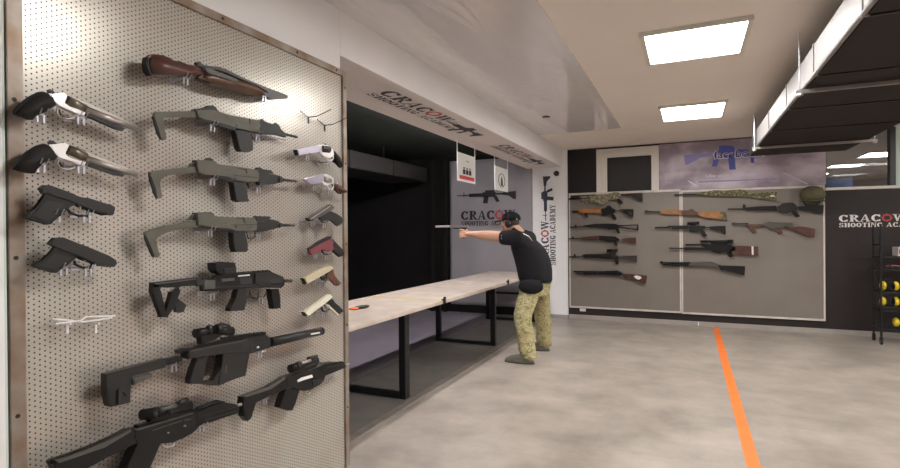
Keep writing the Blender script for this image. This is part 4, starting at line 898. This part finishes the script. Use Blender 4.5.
far('sniper_rifle', 'long scoped rifle with grey-brown stock and white band at its butt', 'rifle', Q9, [
 ('barrel', 'gunblack', 'tube', [(194,332),(350,332),.010], .06), ('forend', 'gunblack', 'poly', [(336,320),(500,330),(620,318),(640,360),(560,352),(400,350),(340,352)]),
 ('suppressor_tube', 'gunblack', 'tube', [(352,298),(520,298),.015], .07),
 ('scope', 'gunblack', 'tube', [(500,264),(826,262),.018], .07), ('scope_bell', 'gunblack', 'tube', [(770,262),(828,262),.027], .07), ('scope_mount', 'gunblack', 'poly', [(600,270),(780,268),(770,300),(610,300)]),
 ('receiver', 'gunblack', 'poly', [(500,292),(800,290),(850,320),(860,360),(760,356),(690,384),(620,366),(560,330)]),
 ('grip', 'gunblack', 'poly', [(740,350),(800,350),(830,400),(806,424),(780,410)]),
 ('stock', 'dark_wood', 'poly', [(840,312),(900,306),(1010,312),(1014,400),(900,398),(840,380),(800,400),(780,370)]),
 ('band', 'wprint', 'poly', [(1012,312),(1030,312),(1032,400),(1014,400)]), ('butt_pad', 'dark_wood', 'poly', [(1030,312),(1076,314),(1078,402),(1032,402)])])
far('shotgun', 'plain black pump shotgun, lowest on the right far board', 'shotgun', R9, [
 ('barrel', 'gunblack', 'tube', [(46,160),(320,160),.013], .065), ('magazine_tube', 'gunblack', 'tube', [(66,176),(300,180),.012], .065), ('front_sight', 'gunblack', 'poly', [(48,144),(64,144),(84,160),(50,160)]),
 ('pump', 'gunblack', 'poly', [(138,162),(304,162),(306,190),(150,188)]),
 ('receiver', 'gunmid', 'poly', [(304,156),(480,150),(520,152),(566,172),(580,194),(530,202),(500,188),(306,190)]),
 ('stock', 'gunblack', 'poly', [(556,172),(600,188),(680,186),(812,192),(806,276),(720,252),(624,224),(600,230),(578,206)])])
far('carry_handle_rifle', 'long black rifle with raised carrying handle, beside the round helmet', 'rifle', S9, [
 ('barrel', 'gunblack', 'tube', [(24,127),(190,127),.010], .06), ('front_sight', 'gunblack', 'poly', [(164,84),(180,84),(192,126),(154,126)]),
 ('handguard', 'gunblack', 'poly', [(188,112),(300,102),(462,96),(470,140),(300,138),(190,138)]),
 ('receiver', 'gungrey', 'poly', [(470,104),(500,96),(512,76),(560,68),(610,68),(634,84),(654,112),(650,134),(600,146),(560,166),(492,160),(484,130)]),
 ('grip', 'gunblack', 'poly', [(596,144),(636,136),(678,192),(640,204)]),
 ('stock', 'gunblack', 'poly', [(650,104),(760,96),(890,90),(886,166),(850,172),(760,148),(664,132)])])
far('wooden_submachine_gun', 'gun with two red-brown wooden grips and drooping wooden stock', 'rifle', S9, [
 ('barrel', 'gunmetal', 'tube', [(60,260),(210,258),.012], .06), ('fore_end', 'wood_brown', 'poly', [(190,264),(342,260),(342,282),(240,286)]),
 ('foregrip', 'wood_grip', 'poly', [(192,270),(240,274),(286,328),(252,340)]),
 ('receiver', 'gunmid', 'poly', [(340,256),(384,252),(390,236),(404,246),(610,250),(612,278),(520,286),(500,300),(396,304),(380,284)]),
 ('grip', 'wood_grip', 'poly', [(426,296),(480,290),(522,340),(490,358)]),
 ('stock', 'wood_red', 'poly', [(512,274),(640,292),(662,282),(740,290),(814,306),(806,382),(752,378),(620,314),(540,296)])])
# helmet hanging on the corner of the right board
hc = at(812.5, 194.8, 1, FY-.13)
hr = thing('helmet', 'round olive helmet hung on the upper right corner of the far board', 'helmet', hc)
bm = bmesh.new(); ell(bm, (0, 0, 0), (.155, .12, .130), 28, 18)
for v in bm.verts:
    if v.co.z < -.02: v.co.x *= 1+.10*(-.02-v.co.z)/.1; v.co.z = -.02+(v.co.z+.02)*.85
link('shell', bm, 'helmet', hr, True)
bm = bmesh.new(); path(bm, [(-.12, -.05, -.09), (-.10, -.09, -.15), (-.02, -.10, -.17), (.05, -.09, -.14), (.08, -.05, -.09)], .008, 6); link('chin_strap', bm, 'gunblack', hr, True)
bm = bmesh.new(); ell(bm, (0, 0, -.085), (.162, .128, .018), 28, 8); link('rim', bm, 'helmet', hr, True)
# small fittings
tag(link('wall_socket', B(((-1.70, YF-.012, .135), (-1.60, YF, .185), .002)), 'white'), 'small white socket plate in the dark strip under the left far board', 'socket')
tag(link('wall_socket', B(((.12, YF-.024, .01), (.135, YF-.018, .07), .001)), 'wprint'), 'tiny white joint cover on the skirting near the orange line', 'joint cover')
c = at(556.5, 173.5, 1, YP)
r = thing('wall_fixture', 'small round black fixture high on the white pier', 'fixture', c)
bm = bmesh.new(); tube(bm, (0, 0, 0), (0, -.03, 0), .048, .044, 24); link('housing', bm, 'steel', r); bm = bmesh.new(); ell(bm, (0, -.03, 0), (.036, .02, .036), 20, 10); link('dome', bm, 'glass_dark', r, True)
bm = bmesh.new(); tube(bm, (0, 0, -.012), (0, 0, 0), .045, .045, 20)
cs = link('ceiling_sensor', bm, 'gunmetal'); cs.location = (-1.561, 6.238, ZC-.007); tag(cs, 'small dark round sensor on the glossy ceiling strip', 'sensor')

# ------------------------------------------------------------------ purple banner
fx0, fx1, fz0, fz1 = WX1+.005, 1.785, 2.136, 2.875
fb = thing('printed_banner', 'purple cloudy banner with a blue rifle print above the far board', 'banner', (fx0, YF-.006, fz0))
link('sheet', B(((0, 0, 0), (fx1-fx0, .005, fz1-fz0))), 'fbprint', fb)
def fp(u, v): p = at(u, v, 1, YF-.007); return Vector((p.x-fx0, -.0015, p.z-fz0))
def dec(name, polys, mt, parent=fb, lift=0):
    bm = bmesh.new()
    for P in polys:
        q = [fp(670+a/5.625, 130+b/5.625)-Vector((0, lift, 0)) for a, b in P]
        bm.faces.new([bm.verts.new(x) for x in q])
    return link(name, bm, mt, parent)
dec('rifle_silhouette', [[(78,140),(240,128),(246,146),(170,156),(100,196),(84,196)]], 'fb_lav')
dec('rifle_silhouette', [[(244,120),(276,116),(276,92),(300,86),(356,90),(364,106),(470,112),(470,146),(380,150),(250,156)], [(246,154),(280,154),(262,206),(236,206)], [(326,150),(364,150),(370,222),(334,224)], [(452,146),(474,146),(472,186),(454,184)]], 'fb_blue')
dec('streak', [[(630,238),(640,238),(780,304),(770,306)], [(96,286),(110,286),(156,312),(146,318)]], 'fb_pale', lift=.0004)
M['navy'] = mat('navy_print', (.012, .012, .075), .5)
def text(body, u, v, h, mt, name, parent, w=None, off=.02, lift=.0006):
    c = bpy.data.curves.new('t', 'FONT'); c.body = body; c.size = h; c.offset = h*off; ob = bpy.data.objects.new('t', c); COL.objects.link(ob)
    dg = bpy.context.evaluated_depsgraph_get(); me = bpy.data.meshes.new_from_object(ob.evaluated_get(dg)); bpy.data.objects.remove(ob)
    o = bpy.data.objects.new(name, me); COL.objects.link(o); me.materials.clear(); me.materials.append(M[mt])
    ws = max(x.co.x for x in me.vertices); k = (w/ws) if w else 1
    p = fp(u, v)
    for x in me.vertices: x.co = Vector((p.x+x.co.x*k, p.y-lift, p.z+x.co.y))
    o.parent = parent; return o
text('facebook', 713.5, 158.9, .165, 'fb_pale', 'lettering_outline', fb, .69, .045)
text('facebook', 714, 158.5, .155, 'navy', 'lettering', fb, .66, .005, .0012)
bm = bmesh.new()
text('Like us on Facebook!', 706, 177.5, .07, 'fb_pale', 'lettering', fb, .68)
dec('underline', [[(160,288),(600,272),(600,278),(160,296)]], 'fb_lav')
bm.free()

# ------------------------------------------------------------------ big duct
dx0, dx1, dz0, dz1 = .755, 1.84, 2.50, 2.70
du = thing('ventilation_duct', 'large rectangular duct with silver side and black underside, hung from the ceiling', 'duct', ((dx0+dx1)/2, 4, dz0))
ys = [-1.2, -.1, .95, 2.0, 3.05, 4.1, 5.15, 6.2, 7.25, 8.2]
for a, c in zip(ys, ys[1:]):
    local(du, B(((dx0, a+.004, dz0), (dx1, c-.004, dz1), .012)), 'duct_section', 'ductdark')
for a, c in zip(ys, ys[1:]):
    local(du, B(((dx0-.006, a+.012, dz0+.03), (dx0+.004, c-.012, dz1+.002))), 'foil_side', 'foilside')
    local(du, B(((dx0-.012, a-.012, dz0-.004), (dx0+.02, a+.012, dz1+.01))), 'flange', 'foilside')
    local(du, B(((dx0+.02, a-.01, dz0-.006), (dx1, a+.01, dz0+.004))), 'seam', 'steel')
k = bmesh.new()
tube(k, (dx0-.003, -1.2, dz0+.010), (dx0-.003, 8.2, dz0+.010), .013, n=10); local(du, k, 'foil_edge', 'foilside', True)
for y in (1.6, 4.41, 7.22):
    k = B(((dx0-.06, y-.016, dz0-.038), (dx1+.06, y+.016, dz0-.012), .003)); local(du, k, 'support_bar', 'chrome')
    for x in (dx0-.035, dx1+.035):
        k = bmesh.new(); tube(k, (x, y, dz0-.06), (x, y, ZC), .006, n=8); local(du, k, 'threaded_rod', 'wire')
        k = bmesh.new(); tube(k, (x, y, dz0-.052), (x, y, dz0-.036), .022, n=6); local(du, k, 'nut', 'bright')

# ------------------------------------------------------------------ benches
def bench(y0, y1, label, frames, x0=-3.215, x1=-2.30):
    r = thing('shooting_bench', label, 'table', ((x0+x1)/2, (y0+y1)/2, 0), 'pale benches along the lanes')
    local(r, B(((x0, y0+.002, .762), (x1, y1-.002, .80), .006)), 'tabletop', 'bench')
    for y, w_ in frames:
        for x in (x1-.085, x0+.03):
            local(r, B(((x, y-w_/2, .0), (x+.065, y+w_/2, .7605), .003)), 'leg', 'steel')
        local(r, B(((x0+.096, y-w_/2, .002), (x1-.086, y+w_/2, .045), .003)), 'foot_rail', 'steel')
    local(r, B(((x0+.1, y0+.1, .735), (x0+.14, y1-.1, .7615), .002), ((x1-.2, y0+.1, .735), (x1-.16, y1-.1, .7615), .002)), 'top_rail', 'steel')
    return r
bench(2.80, 4.85, 'pale laminate bench nearest the pegboard, on thick black steel legs', [(4.13, .085), (2.95, .085)])
bench(4.853, 6.95, 'pale laminate bench between the seam and the standing shooter', [(6.50, .06)])
bench(6.953, 8.75, 'farthest pale laminate bench, its end behind the shooter', [(8.45, .035)])
tag(link('seam_tape', B(((-3.2, 4.825, .8), (-2.31, 4.88, .8008))), 'yline'), 'yellow tape strip across the joint between two benches', 'tape')
for y in (4.87, 6.96):
    tag(link('bench_clamp', B(((-2.299, y-.02, .765), (-2.284, y+.02, .835), .003), ((-2.32, y-.02, .80), (-2.285, y+.02, .812), .002)), 'steel'), 'small black clamp on the bench edge ' + ('at the yellow tape' if y < 5 else 'just left of the shooter'), 'clamp')
kn = at(359, 309, 2, .8); r = thing('folding_knife', 'small black and orange folding tool lying on the nearest bench', 'tool', (kn.x, kn.y, .8), None, 1.35)
bm = bmesh.new(); ell(bm, (.03, 0, .016), (.10, .035, .016), 20, 10); link('handle', bm, 'gunblack', r, True)
bm = bmesh.new(); ell(bm, (-.06, 0, .013), (.06, .036, .013), 20, 10); link('end_cap', bm, mat('orange_rubber', (.75, .14, .04), .5), r, True)

zb = at(508, 293, 1, 8.45).z
local(bpy.data.objects['shooting_bench.002'], B(((-3.12, 8.43, zb-.018), (-2.386, 8.47, zb+.018), .003)), 'cross_bar', 'steel')
# floor tape
tag(link('floor_line', B(((.325, -1.5, 0), (.405, YF-.02, .0012))), 'orange'), 'bright orange line taped along the grey floor', 'floor tape')

# ------------------------------------------------------------------ storage rack at the right
rk = thing('storage_rack', 'black metal rack with ear defenders against the far wall', 'rack', (2.25, 8.5, 0))
rx0, rx1, ry0, ry1 = 0, .95, -.06, .24
for x in (rx0, rx1):
    for y in (ry0, ry1):
        bm = bmesh.new(); tube(bm, (x, y, .09), (x, y, 1.55), .013, n=12); link('post', bm, 'steel', rk)
        bm = bmesh.new(); tube(bm, (x-.012, y, .035), (x+.012, y, .035), .034, n=16); box(bm, (x-.018, y-.012, .04), (x+.018, y+.012, .095)); link('caster', bm, 'gunblack', rk)
for z in (1.29, 1.13, .97, .68, .48, .44, .20):
    link('shelf', B(((rx0-.012, ry0-.012, z-.012), (rx1+.012, ry0+.012, z+.012), .003), ((rx0-.012, ry1-.012, z-.012), (rx1+.012, ry1+.012, z+.012), .003), ((rx0-.01, ry0, z-.006), (rx0+.01, ry1, z+.006)), ((rx1-.01, ry0, z-.006), (rx1+.01, ry1, z+.006)),
        *[((rx0+.06+i*.06, ry0, z-.002), (rx0+.064+i*.06, ry1, z+.004)) for i in range(15)]), 'steel', rk)
def defender(x, y, z, rz, tilt, mt, label):
    r = thing('ear_defender', label, 'ear defenders', (x, y, z), 'ear defenders on the rack', rz)
    bm = bmesh.new(); path(bm, [(0.066*math.cos(a), 0, .075+.085*math.sin(a)) for a in [PI*i/10 for i in range(11)]], .007, 8); link('headband', bm, 'gunblack', r, True)
    for s in (-1, 1):
        bm = bmesh.new(); ell(bm, (s*.070, 0, .05), (.034, .052, .06), 18, 12); link('ear_cup', bm, mt, r, True)
        bm = bmesh.new(); ell(bm, (s*.042, 0, .05), (.014, .042, .05), 18, 12); link('cushion', bm, 'gunblack', r, True)
    return r
for zz, nm in ((.706, 'upper'), (.506, 'lower')):
    for x, wd in ((2.36, 'left'), (2.58, 'middle'), (2.80, 'right')):
        defender(x, 8.53+(.02 if wd == 'middle' else 0), zz, random.uniform(.1, .3), 0, 'yellow', f'yellow ear defenders, {wd} pair on the {nm} of two full rack shelves')
defender(2.50, 8.56, .238, .2, 0, 'yellow', 'yellow ear defenders alone on the lowest rack shelf')
for i, x in enumerate((2.41, 2.60, 2.80)):
    r = thing('eye_protector', f"red-rimmed safety glasses on the middle shelf, {['left', 'middle', 'right'][i]} pair", 'safety glasses', (x, 8.50, .984), 'safety glasses on the rack')
    bm = bmesh.new(); path(bm, [(-.07, .10, .03), (-.075, 0, .03), (-.04, -.012, .035), (0, -.015, .04), (.04, -.012, .035), (.075, 0, .03), (.07, .10, .03)], .005, 6); link('frame', bm, 'red', r, True)
    bm = bmesh.new(); ell(bm, (-.036, -.012, .022), (.033, .004, .022), 14, 8); ell(bm, (.036, -.012, .022), (.033, .004, .022), 14, 8); link('lens', bm, 'glass_dark', r, True)
r = thing('target_box', 'grey and white carton on the upper shelf of the rack', 'box', (2.62, 8.5, 1.145)); r.location.z = 1.014+.0
r.location = (2.60, 8.58, 1.144)
link('carton', B(((-.16, -.1, 0), (.22, .12, .115), .003)), 'soffit', r); link('print', B(((-.15, -.1015, .03), (-.03, -.0995, .09))), 'gungrey', r)

# ------------------------------------------------------------------ the shooter
sh = thing('person', 'man in black shirt, camouflage trousers and cap aiming a silver pistol', 'person', (-1.72, 6.1, 0))
so = Vector(sh.location)
def P(x, y, z): return Vector((x, y, z))-so
# body: one continuous skin
bm = bmesh.new()
hcn = P(-1.99, 6.12, 1.605)
ell(bm, hcn+Vector((.015, 0, .03)), (.100, .078, .098), 24, 16)                 # cranium
ell(bm, hcn+Vector((-.030, 0, -.045)), (.066, .060, .075), 20, 14)              # face and jaw
ell(bm, hcn+Vector((-.070, 0, -.095)), (.028, .034, .024), 14, 10)              # chin
ell(bm, hcn+Vector((-.102, 0, -.012)), (.016, .012, .026), 12, 10)              # nose
ell(bm, hcn+Vector((-.108, 0, -.028)), (.014, .016, .012), 12, 8)
ell(bm, hcn+Vector((-.088, 0, .022)), (.020, .050, .012), 14, 8)                # brow
ell(bm, hcn+Vector((-.090, 0, -.060)), (.014, .026, .007), 12, 8); ell(bm, hcn+Vector((-.088, 0, -.071)), (.014, .022, .007), 12, 8)   # lips
for s in (-1, 1):
    ell(bm, hcn+Vector((.01, s*.080, -.01)), (.022, .012, .034), 12, 10)        # ears
    ell(bm, hcn+Vector((-.060, s*.040, -.030)), (.030, .024, .026), 12, 10)     # cheeks
capsule(bm, P(-1.95, 6.12, 1.56), P(-1.86, 6.12, 1.45), .066, .080)             # neck
loft(bm, [(P(-1.68, 6.12, .80), .14, .15), (P(-1.68, 6.12, .95), .16, .165), (P(-1.72, 6.12, 1.12), .17, .185), (P(-1.78, 6.12, 1.28), .16, .20, .2), (P(-1.83, 6.12, 1.41), .10, .17, .4)])
SL, EL, WL = P(-1.86, 5.92, 1.425), P(-2.16, 5.98, 1.445), P(-2.47, 6.085, 1.472)
SR_, ER, WR = P(-1.90, 6.32, 1.435), P(-2.20, 6.275, 1.45), P(-2.49, 6.16, 1.475)
for a, b_, c in ((SL, EL, WL), (SR_, ER, WR)):
    capsule(bm, a, b_, .066, .058); capsule(bm, b_, b_.lerp(c, .35), .058, .060); capsule(bm, b_.lerp(c, .35), c, .060, .036)
HL, KL, AL = P(-1.70, 6.03, .84), P(-1.755, 5.83, .50), P(-1.67, 5.755, .10)
HR, KR, AR = P(-1.66, 6.21, .84), P(-1.665, 6.38, .49), P(-1.67, 6.46, .10)
for a, b_, c in ((HL, KL, AL), (HR, KR, AR)):
    capsule(bm, a, b_, .080, .058); capsule(bm, b_, b_.lerp(c, .35), .062, .060); capsule(bm, b_.lerp(c, .35), c, .060, .042)
    capsule(bm, c+Vector((.03, 0, -.04)), c+Vector((-.17, 0, -.055)), .038, .030)
# hands round the pistol grip; grip centre
gp = P(-2.605, 6.13, 1.495)
def chain(pts, rs):
    for (a, ra), (b_, rb) in zip(zip(pts, rs), list(zip(pts, rs))[1:]): capsule(bm, a, b_, ra, rb, 10)
V = Vector
# right hand: palm behind and on the far side of the grip
capsule(bm, WR, gp+V((.055, .020, -.005)), .030, .026); ell(bm, gp+V((.030, .028, -.012)), (.040, .018, .044), 14, 10)
for i, (dz, ln) in enumerate(((.012, .9), (-.010, 1.0), (-.031, .95), (-.050, .8))):
    chain([gp+V((.012, .034, dz)), gp+V((-.028, .030, dz-.002)), gp+V((-.040*ln, .002, dz-.004)), gp+V((-.018, -.022*ln, dz-.005))], [.010, .010, .009, .008])
chain([gp+V((.045, .022, .012)), gp+V((.020, .034, .034)), gp+V((-.020, .032, .042)), gp+V((-.045, .030, .042))], [.013, .011, .010, .009])
# left hand wraps over the right fingers on the near side
capsule(bm, WL, gp+V((.060, -.034, -.022)), .030, .026); ell(bm, gp+V((.022, -.036, -.020)), (.044, .017, .046), 14, 10)
for i, (dz, ln) in enumerate(((.004, .9), (-.017, 1.0), (-.038, .95), (-.058, .8))):
    chain([gp+V((.0, -.044, dz)), gp+V((-.040, -.040, dz-.002)), gp+V((-.060*ln, -.006, dz-.004)), gp+V((-.048, .024*ln, dz-.005))], [.010, .010, .009, .008])
chain([gp+V((.040, -.034, .008)), gp+V((.012, -.040, .032)), gp+V((-.024, -.036, .040)), gp+V((-.052, -.032, .040))], [.013, .011, .010, .009])
fuse('body', bm, 'skin', sh, .0055, 3)
# eyes
for s in (-1, 1):
    bm = bmesh.new(); ell(bm, hcn+V((-.092, s*.030, .004)), (.012, .014, .010), 12, 8); link('eye', bm, 'wprint', sh, True)
    bm = bmesh.new(); ell(bm, hcn+V((-.103, s*.030, .004)), (.003, .006, .006), 10, 6); link('iris', bm, 'ink', sh, True)
bm = bmesh.new(); ell(bm, hcn+V((.030, 0, .012)), (.088, .081, .085), 20, 14); link('hair', bm, 'hair', sh, True)
# T-shirt
bm = bmesh.new()
loft(bm, [(P(-1.675, 6.12, .915), .200, .20, .05), (P(-1.68, 6.12, .96), .205, .205, .05), (P(-1.69, 6.12, 1.05), .215, .210, .08), (P(-1.71, 6.12, 1.15), .225, .218, .12), (P(-1.74, 6.12, 1.25), .230, .230, .18), (P(-1.77, 6.12, 1.35), .220, .235, .28), (P(-1.80, 6.12, 1.43), .180, .215, .40), (P(-1.84, 6.12, 1.49), .125, .150, .5), (P(-1.875, 6.12, 1.525), .080, .085, .6)])
for a, b_ in ((SL, EL), (SR_, ER)):
    capsule(bm, a+V((.03, 0, -.01)), a.lerp(b_, .22), .100, .092); tube(bm, a.lerp(b_, .1), a.lerp(b_, .60)-V((0, 0, .008)), .096, .086, 20)
capsule(bm, P(-1.80, 5.97, 1.40), P(-1.80, 6.27, 1.41), .10, .10)
fuse('shirt', bm, 'shirt', sh, .011, 5)
# sleeve emblem and back print
bm = bmesh.new(); c = SL.lerp(EL, .42)
decal(bm, [_r(0, 0, 1, 1)], c+V((-.03, -.0865, -.02)), V((1, .1, 0)), V((0, .12, 1)), .07, .05, 0, 0, .0); link('sleeve_emblem', bm, mat('grey_blue_print', (.25, .25, .42), .7), sh)
bm = bmesh.new()
O = at(524.5, 232.6, 1, 5.885)-so; e = (at(538, 237.3, 1, 6.0)-so-O).normalized()
for i in range(9): decal(bm, [_r(i*.11, .0, i*.11+.085, .75)], O, e, V((.3, 0, 1)).normalized(), .17, .035, 0, 0, 0)
bpr = link('back_print', bm, 'wprint', sh)
so_ = bpy.data.objects[[o.name for o in sh.children if o.name.startswith('shirt')][0]]
sw = bpr.modifiers.new('s', 'SHRINKWRAP'); sw.target = so_; sw.wrap_method = 'NEAREST_SURFACEPOINT'; sw.wrap_mode = 'ABOVE_SURFACE'; sw.offset = .004
# trousers
bm = bmesh.new()
loft(bm, [(P(-1.675, 6.12, .74), .155, .19), (P(-1.675, 6.12, .84), .178, .195), (P(-1.675, 6.12, .97), .185, .190)])
def legcloth(h, k_, a, side):
    q = a+V((.012, 0, -.035)); pts = []
    prof = [(0, .128), (.25, .122), (.45, .108), (.55, .102), (.68, .104), (.8, .094), (.9, .100), (.97, .088), (1.0, .082)]
    for t_, r_ in prof:
        p = h.lerp(k_, t_/.52) if t_ <= .52 else k_.lerp(q, (t_-.52)/.48)
        pts.append((p+V((.008*math.sin(t_*40), 0, 0)), r_, r_*.92))
    loft(bm, pts[::-1])
    for t_, dz in ((.70, 0), (.80, .0), (.88, 0), (.94, 0)):
        p = k_.lerp(q, (t_-.52)/.48); ell(bm, p, (.098, .094, .026), 18, 8)
legcloth(HL, KL, AL, -1); legcloth(HR, KR, AR, 1)
fuse('trousers', bm, 'fatigue', sh, .009, 3)
bm = bmesh.new(); loft(bm, [(P(-1.675, 6.12, .895), .192, .200), (P(-1.675, 6.12, .930), .192, .200)]); link('belt', bm, 'gunblack', sh, True)
# pouch on the near hip
bm = bmesh.new(); ell(bm, P(-1.67, 5.90, .86), (.15, .065, .085), 22, 14); box(bm, P(-1.80, 5.885, .86), P(-1.54, 5.93, .94), .015); fuse('hip_pouch', bm, 'shirt', sh, .008, 4)
# shoes
for a in (AL, AR):
    bm = bmesh.new()
    loft(bm, [(a+V((-.10, 0, -.085)), .172, .052), (a+V((-.10, 0, -.055)), .168, .052), (a+V((-.07, 0, -.022)), .132, .050), (a+V((-.02, 0, .0)), .078, .050), (a+V((0, 0, .04)), .058, .05)], 28)
    fuse('shoe', bm, 'shoe', sh, .007, 3)
    bm = bmesh.new(); loft(bm, [(a+V((-.10, 0, -.0995)), .176, .055), (a+V((-.10, 0, -.078)), .178, .057)], 32); link('sole', bm, 'sole', sh)
# cap
bm = bmesh.new(); ell(bm, hcn+V((.018, 0, .050)), (.118, .096, .092), 28, 18)
bmesh.ops.delete(bm, geom=[v for v in bm.verts if v.co.z < hcn.z+.022], context='VERTS')
cp = link('cap', bm, 'shirt', sh, True); cp.modifiers.new('t', 'SOLIDIFY').thickness = .004
bm = bmesh.new(); loft(bm, [(hcn+V((-.128, 0, .024)), .074, .070, -.14), (hcn+V((-.128, 0, .032)), .074, .070, -.14)], 28); link('cap_brim', bm, 'shirt', sh, True)
bm = bmesh.new(); decal(bm, [_r(0, 0, 1, 1)], hcn+V((.118, -.045, .035)), V((-.3, -1, 0)), V((-.25, 0, 1)), .03, .02, 0, 0, 0); link('cap_buckle', bm, 'beige', sh)
bm = bmesh.new()
path(bm, [hcn+V((.005+.012*math.cos(a)*0, .103*math.cos(a), .012+.138*math.sin(a))) for a in [PI*i/14 for i in range(15)]], .008, 8); link('defender_band', bm, 'gunblack', sh, True)
for s in (-1, 1):
    bm = bmesh.new(); ell(bm, hcn+V((.008, s*.108, -.010)), (.036, .024, .047), 20, 14); link('ear_cup', bm, 'gungrey', sh, True)
    bm = bmesh.new(); ell(bm, hcn+V((.008, s*.090, -.010)), (.036, .016, .046), 20, 12); link('ear_cushion', bm, 'gunblack', sh, True)
# his pistol
pg = thing('long_pistol', 'silver long-barrelled pistol held out in both hands of the shooter', 'pistol', gp+so)
link('grip', B(((-.022, -.013, -.075), (.024, .013, .05), .006)), 'gunblack', pg)
link('frame', B(((-.15, -.011, .045), (.045, .011, .064), .003)), 'gunmetal', pg)
link('slide', B(((-.20, -.0125, .062), (.060, .0125, .094), .004)), 'chrome', pg)
bm = bmesh.new(); tube(bm, (-.40, 0, .080), (-.20, 0, .080), .0135, n=18); link('barrel', bm, 'bright', pg)
bm = bmesh.new(); path(bm, [(-.02, 0, .046), (-.025, 0, .02), (-.055, 0, .014), (-.082, 0, .026), (-.085, 0, .047)], .003, 6); link('trigger_guard', bm, 'gunmetal', pg)
bm = bmesh.new(); box(bm, (-.195, -.002, .094), (-.185, .002, .102)); box(bm, (.04, -.008, .094), (.05, .008, .101)); link('sight', bm, 'gunblack', pg)

# next room: low blue board seen through the window
nb = thing('notice_board', 'blue panelled board on legs in the room behind the right window', 'board', (2.75, 12.9, 0))
link('panel', B(((-.35, 0, 2.33), (.25, .04, 2.52), .004)), 'blue', nb)
for x in (-.33, .2): link('leg', B(((x, .005, 0), (x+.03, .035, 2.33))), 'steel', nb)
